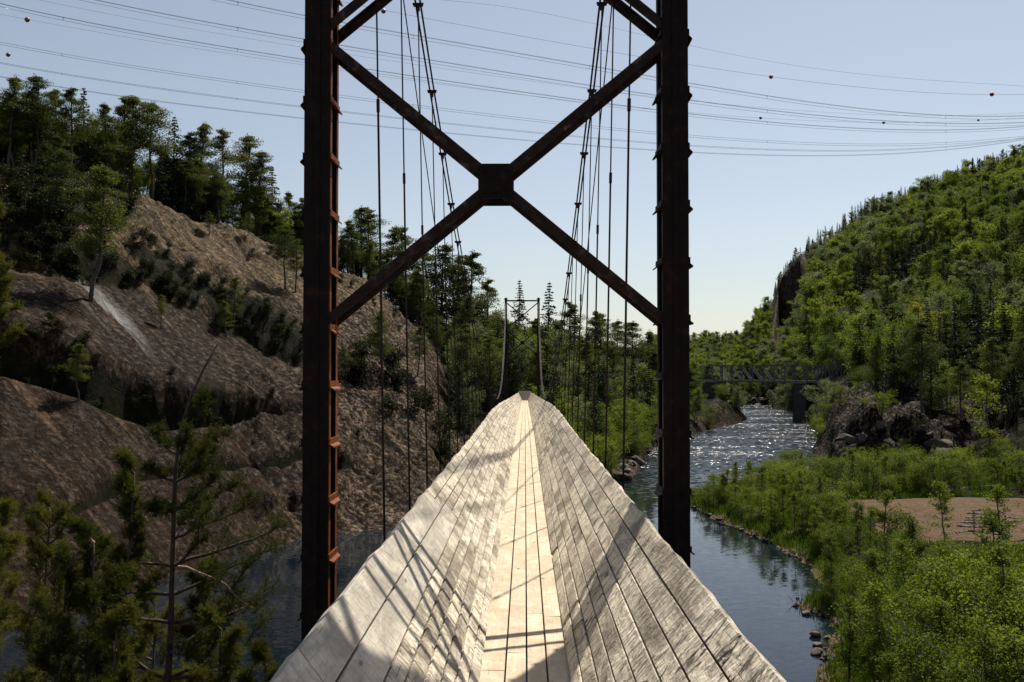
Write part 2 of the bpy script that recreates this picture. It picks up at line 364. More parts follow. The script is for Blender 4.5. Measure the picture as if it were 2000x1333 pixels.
# creases running down the slabs, a deep cleft under the upper slab, broken blocks
sa = (XG * .52 + YG * .85); sb = (XG * .70 - YG * .43 - ZG * .57)
cre = 1 - np.abs(fbm(sa / 3.2, sb / 16, 4, 45)) * 2.2; cre2 = 1 - np.abs(fbm(sa / 1.1, sb / 5, 3, 46)) * 2.2
blk = np.floor(fbm(XG / 3.5, YG / 3.5, 3, 47) * 5) / 5; blm = np.clip(fbm(XG / 13, YG / 13, 2, 48) * 3, 0, 1)
cleft = np.exp(-((YG + wob - yk[2] - .1) / (.45 + .5 * np.clip((480 - PXG) / 300, 0, 1))) ** 2) * np.clip((640 - PXG) / 160, 0, 1) * np.clip(fbm(XG / 9, YG / 9, 2, 49) * 1.2 + 1.0, .5, 1.3)
smo = np.clip((560 - PXG + fbm(XG / 8, YG / 8, 2, 52) * 120) / 110, 0, 1) * np.clip((yk[4] + 1 - YG) / 3, 0, 1)
k2 = 1 - smo * .93
lx = yk[1] + (.52 + fbm(XG / 12, YG / 12, 2, 53) * .25) * (yk[2] - yk[1])
cleft2 = np.exp(-((YG - lx) / .45) ** 2) * np.clip(fbm(XG / 8 + 3, YG / 30, 2, 54) * 3 + .5, 0, 1) * np.clip((920 - PXG) / 200, 0, 1)
lx3 = yk[3] + (.5 + fbm(XG / 9, YG / 9, 2, 55) * .4) * (yk[4] - yk[3])
cleft3 = np.exp(-((YG - lx3) / .4) ** 2) * np.clip(fbm(XG / 7 + 3, YG / 30, 2, 56) * 3 + .2, 0, 1) * np.clip((900 - PXG) / 200, 0, 1)
facet = np.abs(fbm(XG / 2.3, YG / 3.1, 3, 57)) * .8 + np.floor(fbm(XG / 1.5 + 4, YG / 2.2, 2, 58) * 4) * .09
ZG = ZG + amp * farfade * ((rel * .7 + terr * 0.9 * tm - np.clip(cre - .55, 0, 1) * .75 - np.clip(cre2 - .5, 0, 1) * .35 + blk * .9 * blm + facet) * k2 - cleft * 2.5 - cleft2 * .9 - cleft3 * .7)
cleft = np.maximum(cleft, np.maximum(cleft2, cleft3) * .8)
hillamp = np.clip((YG - 150) / 100, 0, 1) * np.clip((PXG - 1500) / 100, 0, 1)
ZG = ZG + hillamp * ((fbm(XG / 45, YG / 45, 4, 61) * 5 - 2) * np.clip(ZG / 20, 0, 1))
# the gravel bar and the near bank
D = sdf(XG, YG, BANK)
D2 = D + fbm(XG / 3, YG / 3, 3, 71) * 0.9 * np.clip((YG - 20) / 20, 0, 1)
bar = np.where(D2 > 0, np.minimum(D2 * 0.28, 0.75), np.maximum(D2 * 0.3, -2.5)) + np.where(D2 > 0, fbm(XG / 5, YG / 5, 4, 81) * 0.22, 0)
DS = sdf(XG, YG, SAND)
bar = bar + np.clip(DS / 5, 0, 1) * 0.45
bar = bar + np.clip((17 - YG) / 17, 0, 2) * 3.2 * np.clip(D2 / 4, 0, 1)
ZG = np.where(YG < 24, bar, np.maximum(ZG, bar))
rowi = np.arange(len(ROW))
def ground(x, y):
    """terrain height at a point"""
    px = 1025 + x / max(y, 18.0) * F
    i = np.interp(px, cols, np.arange(len(cols))); j = np.interp(y, ROW, rowi)
    i0 = min(int(i), len(cols) - 2); j0 = min(int(j), len(ROW) - 2); a = i - i0; b = j - j0
    return float((ZG[i0, j0] * (1 - a) + ZG[i0 + 1, j0] * a) * (1 - b) + (ZG[i0, j0 + 1] * (1 - a) + ZG[i0 + 1, j0 + 1] * a) * b)

# what covers the ground: R rock, G gravel and sand, B wet streaks
nv = fbm(XG / 5, YG / 5, 4, 91); nv2 = fbm(XG / 1.6, YG / 1.6, 3, 95)
rock = np.zeros_like(XG); wet = np.zeros_like(XG)
leftm = PXG < 905
below = (YG < yk[6] + 3 + nv * 3) & leftm
rock = np.where(below, 1.0, rock)
gully = leftm & (YG > yk[4] - .3 + nv * 1.5) & (YG < yk[5] + .2 + nv * 2.0) & (PXG < 700) & (nv2 + nv < .5)
rock = np.where(gully, 0.0, rock)
gul2 = leftm & (PXG < 235 + nv * 120) & (YG > yk[5] - 2) & (YG < yk[6] - 1 + nv * 7) & (nv2 + nv < 0.25)
rock = np.where(gul2, 0.0, rock)
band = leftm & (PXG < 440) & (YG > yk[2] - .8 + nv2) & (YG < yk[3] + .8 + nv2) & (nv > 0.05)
rock = np.where(band, 0.2, rock)  # shade of the long crack painted in as dark cover
rock = np.where((cleft > .35) & leftm, 0.0, rock)  # dark cover colour stands in for shade inside the clefts
mid = (PXG >= 905) & (PXG < 1500) & (YG < 240) & ((nv > 0.12) | (ZG < 0.8))
rock = np.where(mid, 1.0, rock)
ocr = (PXG > 1560) & (PXG < 1980) & (YG > 112) & (YG < 165)
ZG = ZG + np.where(ocr & (ZG > .3), np.floor(fbm(XG / 4.5, YG / 6, 3, 141) * 4 + .5) * .75 + np.abs(fbm(XG / 2.2, YG / 3, 3, 143)) * .6, 0)
outc = (PXG > 1560) & (PXG < 1960) & (YG > 108) & (YG < 172) & (nv + nv2 * .6 < 0.3)
rock = np.where(outc, 1.0, rock)
clf = (PXG > 1490) & (PXG < 1585) & (YG > 355) & (YG < 400); rock = np.where(clf, 1.0, rock)
gz = np.gradient(ZG, axis=1) / np.maximum(np.gradient(YG, axis=1), 1e-3)
gravel = np.clip(np.maximum(np.clip(DS * 1.2 + nv2 * 1.0 + .4, 0, 1), ((D2 > -1) & (D2 < 1.0 + nv)).astype(float) * .8), 0, 1) * (YG < 112)
gravel = np.maximum(gravel, ((D2 > 0) & (nv > 0.22) & (YG > 45) & (YG < 100)) * 0.9)
wet = rock * np.clip(1.35 - np.hypot((PXG - 175 - (75 - YG) * 12) / 62, (YG - 72.5) / 3.2) + nv * .5, 0, 1)

def grid_faces(ni, nj):
    i, j = np.meshgrid(np.arange(ni - 1), np.arange(nj - 1), indexing='ij'); a = (i * nj + j).ravel()
    return np.stack([a, a + nj, a + nj + 1, a + 1], 1)
m, t, b = mat("ground_cover")
at = N(t, "ShaderNodeAttribute", attribute_name="tone"); sp = N(t, "ShaderNodeSeparateColor"); t.links.new(at.outputs["Color"], sp.inputs[0])
v = coords(t, "Object")
# rock: brown gneiss with streaks running down the slab, pale flecks that paint in sun glints
def dotv(vec):
    n = N(t, "ShaderNodeVectorMath", operation='DOT_PRODUCT'); t.links.new(v, n.inputs[0]); n.inputs[1].default_value = vec; return n.outputs["Value"]
def slab(a, b_, c_):
    n = N(t, "ShaderNodeCombineXYZ")
    for i, (vec, k) in enumerate((((.52, .85, 0), a), ((.5, -.3, .8), b_), ((.70, -.43, -.57), c_))):
        t.links.new(math_(t, 'MULTIPLY', dotv(vec), k), n.inputs[i])
    return n.outputs[0]
n1 = noise(t, slab(1.5, .8, .16), 1.0, 8, 0.7, 0.6); n2 = noise(t, v, 0.13, 4, 0.6, .5); n3 = noise(t, v, 2.6, 9, 0.78); n4 = noise(t, slab(.5, .4, .16), 1.0, 6, 0.65, 1.2)
n5 = noise(t, slab(5, 3, .7), 1.0, 6, 0.7, 0.4)
brown = ramp(t, n1, [(0.34, (0.008, 0.005, 0.003)), (0.46, (0.030, 0.019, 0.012)), (0.55, (0.055, 0.037, 0.025)), (0.66, (0.16, 0.12, 0.088))])
greyr = ramp(t, n3, [(0.40, (0.010, 0.007, 0.005)), (0.49, (0.07, 0.053, 0.038)), (0.58, (0.32, 0.255, 0.195))])  # brightest stop paints glinting facets into the albedo
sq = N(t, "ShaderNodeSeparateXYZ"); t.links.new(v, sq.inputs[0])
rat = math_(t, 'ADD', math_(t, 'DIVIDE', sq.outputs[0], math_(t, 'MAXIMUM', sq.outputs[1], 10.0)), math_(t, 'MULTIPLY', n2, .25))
gm = ramp(t, math_(t, 'ADD', rat, .5), [(0.36, (0.10, 0.10, 0.10)), (0.44, (1, 1, 1))])
rc = mixc(t, gm, mixc(t, 1.0, brown, (0.8, 0.78, 0.76), 'MULTIPLY'), greyr)
rc = mixc(t, ramp(t, n4, [(0.36, (0.9, 0.9, 0.9)), (0.46, (0, 0, 0))]), rc, (0.018, 0.014, 0.011))
fl = ramp(t, n5, [(0.60, (0, 0, 0)), (0.72, (1, 1, 1))]); rc = mixc(t, math_(t, 'MULTIPLY', fl, 0.28), rc, (0.24, 0.185, 0.135))  # pale flecks painted as sun glints
fd = ramp(t, noise(t, v, 4.3, 7, 0.75), [(0.36, (1, 1, 1)), (0.45, (0, 0, 0))]); rc = mixc(t, math_(t, 'MULTIPLY', fd, 0.75), rc, (0.012, 0.009, 0.007))
sxz = N(t, "ShaderNodeSeparateXYZ"); t.links.new(v, sxz.inputs[0])
hi = ramp(t, math_(t, 'ADD', math_(t, 'MULTIPLY', sxz.outputs[2], .04), math_(t, 'MULTIPLY', n2, .5)), [(0.92, (0, 0, 0)), (1.12, (1, 1, 1))])
rc = mixc(t, math_(t, 'MULTIPLY', hi, 0.6), rc, ramp(t, n3, [(0.35, (0.05, 0.038, 0.022)), (0.6, (0.30, 0.235, 0.14))]))
ckr = ramp(t, math_(t, 'ABSOLUTE', math_(t, 'SUBTRACT', noise(t, slab(.35, .35, .12), 1.0, 5, .6, 2.0), 0.5)), [(0.0, (1, 1, 1)), (0.012, (0, 0, 0))])
rc = mixc(t, math_(t, 'MULTIPLY', ckr, 0.8), rc, (0.008, 0.006, 0.005))
jn_ = ramp(t, math_(t, 'ABSOLUTE', math_(t, 'SUBTRACT', noise(t, slab(.55, .5, .045), 1.0, 4, .5, .8), 0.5)), [(0.0, (1, 1, 1)), (0.008, (0, 0, 0))])
rc = mixc(t, math_(t, 'MULTIPLY', jn_, 0.85), rc, (0.008, 0.006, 0.005))
stn = ramp(t, noise(t, slab(.9, .5, .05), 1.0, 5, .6, .5), [(0.42, (1, 1, 1)), (0.54, (0, 0, 0))]); rc = mixc(t, math_(t, 'MULTIPLY', stn, 0.62), rc, (0.022, 0.015, 0.011))
rc = mixc(t, 1.0, rc, (0.80, 0.70, 0.59), 'MULTIPLY')
rc = mixc(t, ramp(t, rat, [(0.24, (0, 0, 0)), (0.34, (1, 1, 1))]), rc, mixc(t, 1.0, rc, (0.42, 0.42, 0.44), 'MULTIPLY'))  # right-hand rock darkened: the outcrop's shade put into its colour
nf = noise(t, v, 7.5, 6, 0.75)
# moss / forest floor, also the painted shade of the rock clefts
g1 = noise(t, v, 0.9, 6, 0.65); g2 = noise(t, v, 6, 5, 0.7)
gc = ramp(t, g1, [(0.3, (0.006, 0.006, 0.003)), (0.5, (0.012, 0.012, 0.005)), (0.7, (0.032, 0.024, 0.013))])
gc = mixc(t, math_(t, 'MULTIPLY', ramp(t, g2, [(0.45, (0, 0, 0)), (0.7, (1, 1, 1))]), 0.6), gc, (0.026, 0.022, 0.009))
# gravel and sand
s1 = noise(t, v, 9, 6, 0.8); s2 = noise(t, v, 0.5, 4)
sc1 = ramp(t, s1, [(0.32, (0.07, 0.045, 0.027)), (0.5, (0.19, 0.122, 0.072)), (0.68, (0.31, 0.215, 0.135))])
sc1 = mixc(t, ramp(t, s2, [(0.4, (0, 0, 0)), (0.7, (0.5, 0.5, 0.5))]), sc1, (0.17, 0.12, 0.08))
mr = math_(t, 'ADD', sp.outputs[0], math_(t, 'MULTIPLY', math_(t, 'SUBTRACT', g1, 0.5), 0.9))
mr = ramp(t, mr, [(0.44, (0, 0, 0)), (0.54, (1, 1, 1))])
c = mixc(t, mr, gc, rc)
mg = ramp(t, math_(t, 'ADD', sp.outputs[1], math_(t, 'MULTIPLY', math_(t, 'SUBTRACT', g1, 0.5), 0.8)), [(0.42, (0, 0, 0)), (0.55, (1, 1, 1))])
c = mixc(t, mg, c, sc1)
t.links.new(c, b.inputs["Base Color"])
wetm = math_(t, 'MULTIPLY', sp.outputs[2], ramp(t, noise(t, slab(1.4, .3, .12), 1.0, 4, .6), [(0.45, (0, 0, 0)), (0.56, (1, 1, 1))]))
rg = math_(t, 'SUBTRACT', ramp(t, n3, [(0.4, (0.72, 0.72, 0.72)), (0.62, (0.5, 0.5, 0.5))]), math_(t, 'MULTIPLY', wetm, 0.2)); t.links.new(rg, b.inputs["Roughness"])
t.links.new(math_(t, 'MULTIPLY_ADD', wetm, 0.9, math_(t, 'MULTIPLY_ADD', math_(t, 'MULTIPLY', ramp(t, n3, [(0.52, (0, 0, 0)), (0.62, (1, 1, 1))]), mr), 0.13, 0.02)), b.inputs["Specular IOR Level"])
hb = math_(t, 'ADD', math_(t, 'MULTIPLY', n1, 0.16), math_(t, 'MULTIPLY', n3, 0.34)); hb = math_(t, 'SUBTRACT', hb, math_(t, 'MULTIPLY', ckr, 0.25)); hb = math_(t, 'SUBTRACT', hb, math_(t, 'MULTIPLY', jn_, 0.3))
hb = math_(t, 'MULTIPLY', hb, math_(t, 'MULTIPLY_ADD', gm, 0.65, 0.35)); p = bump(t, None, hb, 1.0, 0.75); p = bump(t, None, fd, 0.6, -0.12, p); p = bump(t, None, nf, 0.5, 0.10, p); bump(t, b, s1, 0.5, 0.12, p)
M_GROUND = m
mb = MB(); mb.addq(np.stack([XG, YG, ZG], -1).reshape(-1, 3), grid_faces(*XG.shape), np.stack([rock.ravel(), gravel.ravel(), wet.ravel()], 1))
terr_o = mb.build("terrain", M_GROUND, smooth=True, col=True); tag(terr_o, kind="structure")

# river bed to the horizon and the water surface
mb = MB(); mb.add([(-5000, -400, -3.2), (5000, -400, -3.2), (5000, 7000, -3.2), (-5000, 7000, -3.2)], [[0, 1, 2, 3]])
tag(mb.build("river_bed", M_DARKSTONE), kind="structure")
m, t, b = mat("river_water"); v = coords(t, "Object")
b.inputs["Base Color"].default_value = (0.005, 0.009, 0.014, 1); b.inputs["IOR"].default_value = 1.33
b.inputs["Specular IOR Level"].default_value = 0.5
sx = N(t, "ShaderNodeSeparateXYZ"); t.links.new(v, sx.inputs[0])
rap = N(t, "ShaderNodeMapRange"); t.links.new(sx.outputs[1], rap.inputs[0]); rap.inputs[1].default_value = 82; rap.inputs[2].default_value = 128
rapn = math_(t, 'MULTIPLY', rap.outputs[0], ramp(t, noise(t, coords(t, "Object", (0.35, 1, 1)), 0.12, 4, .6), [(0.40, (0.35, 0.35, 0.35)), (0.58, (1, 1, 1))]))
def slopes(vec, scale, detail, k):
    n = N(t, "ShaderNodeTexNoise"); n.inputs["Scale"].default_value = scale; n.inputs["Detail"].default_value = detail; n.inputs["Roughness"].default_value = .65
    t.links.new(vec, n.inputs["Vector"]); q = N(t, "ShaderNodeVectorMath", operation='SUBTRACT'); t.links.new(n.outputs[1], q.inputs[0]); q.inputs[1].default_value = (.5, .5, .5)
    r_ = N(t, "ShaderNodeVectorMath", operation='SCALE'); t.links.new(q.outputs[0], r_.inputs[0])
    if hasattr(k, "links"): t.links.new(k, r_.inputs["Scale"])
    else: r_.inputs["Scale"].default_value = k
    return r_.outputs[0]
calm = slopes(coords(t, "Object", (0.9, 1.6, 1)), 2.2, 3, math_(t, 'MULTIPLY_ADD', ramp(t, noise(t, v, .09, 3), [(.35, (.3,.3,.3)), (.65, (1,1,1))]), .11, .02))
rough_ = slopes(coords(t, "Object", (0.8, 1.1, 1)), 1.7, 5, math_(t, 'MULTIPLY', rapn, 4.6))
s1_ = N(t, "ShaderNodeVectorMath", operation='ADD'); t.links.new(calm, s1_.inputs[0]); t.links.new(rough_, s1_.inputs[1])
s2_ = N(t, "ShaderNodeVectorMath", operation='MULTIPLY'); t.links.new(s1_.outputs[0], s2_.inputs[0]); s2_.inputs[1].default_value = (1, 1, 0)
s3_ = N(t, "ShaderNodeVectorMath", operation='ADD'); t.links.new(s2_.outputs[0], s3_.inputs[0]); s3_.inputs[1].default_value = (0, 0, 1)
s4_ = N(t, "ShaderNodeVectorMath", operation='NORMALIZE'); t.links.new(s3_.outputs[0], s4_.inputs[0]); t.links.new(s4_.outputs[0], b.inputs["Normal"])
rr = N(t, "ShaderNodeMapRange"); t.links.new(rapn, rr.inputs[0]); rr.inputs[3].default_value = 0.04; rr.inputs[4].default_value = 0.21
t.links.new(rr.outputs[0], b.inputs["Roughness"])
mb = MB(); mb.add([(-900, -60, 0), (900, -60, 0), (900, 900, 0), (-900, 900, 0)], [[0, 1, 2, 3]])
tag(mb.build("water", m), kind="structure")

# ---------------------------------------------------------------- the timber flume on the suspension bridge
def smooth_interp(xs, ys):
    xs = np.array(xs, float); ys = np.array(ys, float); d = np.gradient(ys, xs)
    def f(x):
        x = min(max(x, xs[0]), xs[-1]); i = min(int(np.searchsorted(xs, x, 'right')) - 1, len(xs) - 2); i = max(i, 0)
        h = xs[i + 1] - xs[i]; s = (x - xs[i]) / h
        return float((2*s**3-3*s**2+1)*ys[i] + (s**3-2*s**2+s)*h*d[i] + (-2*s**3+3*s**2)*ys[i+1] + (s**3-s**2)*h*d[i+1])
    return f
drop = smooth_interp([-8, 0, 7, 13, 18, 24, 31, 40, 50, 62, 75, 88], [1.78, 1.74, 1.76, 1.78, 1.79, 1.77, 1.84, 2.01, 2.19, 2.40, 2.61, 2.82])
def floor_z(y): return EYE - drop(y)
def taper(y): return 1.0 - 0.46 * min(1, max(0, (y - 36) / 52))     # the channel narrows towards its far end
HW, TW, TH = 0.25, 0.82, 0.73          # half floor width, half top width, depth of the channel
CABLE_C = -0.235                        # the towers stand a little left of the channel
flume = tag(empty("timber_flume", (0, 0, floor_z(0))), "long V-shaped channel of grey weathered planks hung between the two steel towers", "timber flume")
def add_board(mb, P0, P1, n, th, y0, y1, tone, wob=0.004, step=0.5, rim=False, bent=0.0):
    """P0, P1: the two edges of the board's face in (x, z above floor); n: inward normal"""
    m_ = max(2, int((y1 - y0) / step) + 1); ys = np.linspace(y0, y1, m_)
    P0 = np.array(P0); P1 = np.array(P1); e = (P1 - P0) / np.linalg.norm(P1 - P0); n = np.array(n)
    r0 = rng.normal(0, wob, 2); r1 = rng.normal(0, wob, 2)
    g = 0.005; ch = 0.0025; verts = []
    ph = random.random() * 50
    for i, y in enumerate(ys):
        s = i / (m_ - 1); lift = (r0[0] * (1 - s) + r0[1] * s); lift1 = (r1[0] * (1 - s) + r1[1] * s)
        ew = float(vnoise(y * 3.1 + ph, 3.3, 7)) * wob * 0.6
        rimw = (float(fbm(y * 2.2 + ph, 1.0, 3, 9)) * 0.012 + float(vnoise(y * 9 + ph, 2.0, 4)) * 0.008) if rim else 0
        a = P0 + e * g + n * (lift + ew); b_ = P1 - e * (g - rimw) + n * (lift1 - ew)
        sec = [a + e * 0 - n * th, a - n * ch, a + e * ch, b_ - e * ch, b_ - n * ch, b_ - n * th]
        zf = floor_z(y)
        kt = taper(y)
        for q in sec: verts.append((math.copysign(HW + (abs(q[0]) - HW) * kt, q[0]) if abs(q[0]) > .3 else q[0], y, q[1] + zf))
    V = np.array(verts); k = 6; F_ = []
    for i in range(m_ - 1):
        for j in range(k): F_.append([i * k + j, i * k + (j + 1) % k, (i + 1) * k + (j + 1) % k, (i + 1) * k + j])
    F_.append(list(reversed(range(k)))); F_.append([(m_ - 1) * k + j for j in range(k)])
    if P0[0] < P1[0] if n[1] > 0 and abs(n[0]) < .01 else (n[0] < 0): pass
    mb.add(V, F_, (tone, random.random(), random.random()))
Y0, Y1 = -6.0, 88.5
def lane(mb, P0, P1, n, th, lens=(3.6, 7), breaks=None, tones=(.15, .9), **kw):
    y = Y0 - random.random() * 2
    while y < Y1:
        L = random.uniform(*lens); ye = min(y + L, Y1)
        if breaks:
            for q in breaks:
                if y < q[0] < ye: ye = q[0]
        st = 0.22 if y < 16 and kw.get("rim") else (0.45 if y < 30 else 0.9)
        add_board(mb, P0, P1, n, th, max(y, Y0 - 1), ye, random.uniform(*tones), step=st, **kw)
        y = ye + 0.006
        if breaks:
            for q in breaks:
                if abs(ye - q[0]) < 1e-6: y = q[1]
fm = MB(); xs = [-0.268, -0.115, 0.01, 0.13, 0.268]
FT = (.45, .75)
for i in range(4): lane(fm, (xs[i], 0), (xs[i + 1], 0), (0, 1), 0.05, wob=0.0018, lens=(5, 9), tones=FT)
flr = fm.build("floor", M_FLOOR, flume, col=True)
SL = math.hypot(TW - HW, TH)
def wall(side, widths):
    mb = MB(); d = np.array([side * (TW - HW), TH]) / SL; n = np.array([-side * TH, (TW - HW)]) / SL
    s = 0.0; sc_w = SL / sum(widths); base = np.array([side * HW, 0.015]); wn = []
    for i, wd in enumerate(widths):
        P0 = base + d * s; s += wd * sc_w; P1 = base + d * s; last = i == len(widths) - 1
        br = [(9.35, 9.52)] if (side > 0 and i == 0) else None
        if side < 0 and i >= len(widths) - 2:
            # the replaced smooth wide planks end at 8.4 m; older narrow ones go on
            wn.append((P0, P1, last))
            continue
        lane(mb, P0, P1, n, 0.05, wob=0.003, rim=last, breaks=br)
    return mb, n, wn
mb, n_, wn = wall(-1, [0.085, 0.095, 0.09, 0.10, 0.105, 0.10, 0.19, 0.21])
new = MB()
for (P0, P1, last) in wn:
    add_board(new, P0, P1, n_, 0.05, -6, 3.6, 0.75, 0.002, 0.3, rim=last); add_board(new, P0, P1, n_, 0.05, 3.61, 8.4 + (0 if last else 0.35), 0.6, 0.002, 0.3, rim=last)
    mid_ = (P0 + P1) / 2; y = 8.42 + (0 if last else 0.35)
    for (Q0, Q1, r_) in ((P0, mid_, False), (mid_, P1, last)):
        yy = y
        while yy < Y1:
            ye = min(yy + random.uniform(4.5, 8), Y1); add_board(mb, Q0, Q1, n_, 0.05, yy, ye, random.uniform(0.15, 0.9), 0.003, 0.3 if yy < 20 else 0.8, rim=r_); yy = ye + 0.006
lw = mb.build("side_wall", M_WALL, flume, col=True); lw["label"] = "left plank wall of old narrow boards"
new.build("repair_planks", M_NEW, lw, col=True)
mb, n_, _ = wall(1, [0.095, 0.10, 0.11, 0.11, 0.12, 0.12, 0.14, 0.15])
rw = mb.build("side_wall", M_WALL, flume, col=True); rw["label"] = "right plank wall of chunky uneven boards"
# beams below and raking posts outside
HY = [10.8 + 2.36 * i for i in range(33)]
mb = MB()
for sx_ in (-0.18, 0.18):
    for i in range(47):
        ya = -6 + i * 2; yb = ya + 2
        mb.bar((sx_, ya, floor_z(ya) - 0.13), (sx_, yb, floor_z(yb) - 0.13), 0.12, 0.14, up=Vector((0, 0, 1)))
mb.build("stringer_beams", M_BEAM, flume, col=True)
for i, y in enumerate([-1.0, 1.4, 3.8, 6.1, 8.4] + HY):
    mb = MB(); z = floor_z(y)
    mb.box((CABLE_C, y, z - 0.28), (2.62, 0.13, 0.15)); mb.build("cross_beam", M_BEAM, flume, col=True)
    for s in (-1, 1):
        mb = MB(); mb.bar((s * 0.40, y, z - 0.2), (s * (.25 + .65 * taper(y)), y + .02, z + TH * 0.84), 0.07, 0.07, off=(0, 0))
        if i < 25: mb.build("side_post", M_BEAM, flume, col=True)
# end boards and the next channel section beyond the far tower
nx = tag(empty("flume_outlet", (0, 89, floor_z(88.5))), "short brown sloping end of the plank channel past the far tower", "timber flume")
zf_ = floor_z(88.5); inv_ = Matrix.Translation(-Vector(nx.location))
M_END = make_wood("brown_end_board", (0.09, 0.06, 0.035), (0.05, 0.035, 0.022), (0.05, 0.035, 0.02), 0.4, 0.6)
mb = MB(); mb.add([(-.26, 88.7, zf_), (.26, 88.7, zf_), (.5, 90.2, zf_ + .78), (-.5, 90.2, zf_ + .78), (-.26, 88.75, zf_ - .06), (.26, 88.75, zf_ - .06), (.5, 90.26, zf_ + .8), (-.5, 90.26, zf_ + .8)],
   [[0, 1, 2, 3], [7, 6, 5, 4], [0, 4, 5, 1], [1, 5, 6, 2], [2, 6, 7, 3], [3, 7, 4, 0]])
ob = mb.build("end_board", M_END, None, col=True); ob.parent = nx; ob.matrix_parent_inverse = inv_
for s in (-1, 1):
    mb = MB(); mb.add([(s*.26, 88.7, zf_), (s*.5, 90.2, zf_+.72), (s*.5, 97, zf_+.66), (s*.3, 97, zf_+.1), (s*.32, 88.7, zf_-.02), (s*.56, 90.2, zf_+.70), (s*.56, 97, zf_+.64), (s*.36, 97, zf_+.08)],
           [[0,1,2,3],[4,7,6,5],[1,5,6,2],[0,3,7,4],[0,4,5,1],[3,2,6,7]])
    ob = mb.build("channel_wall", M_BEAM, None, col=True); ob.parent = nx; ob.matrix_parent_inverse = inv_
for ch in list(flume.children): ch.matrix_parent_inverse = Matrix.Translation(-Vector(flume.location))

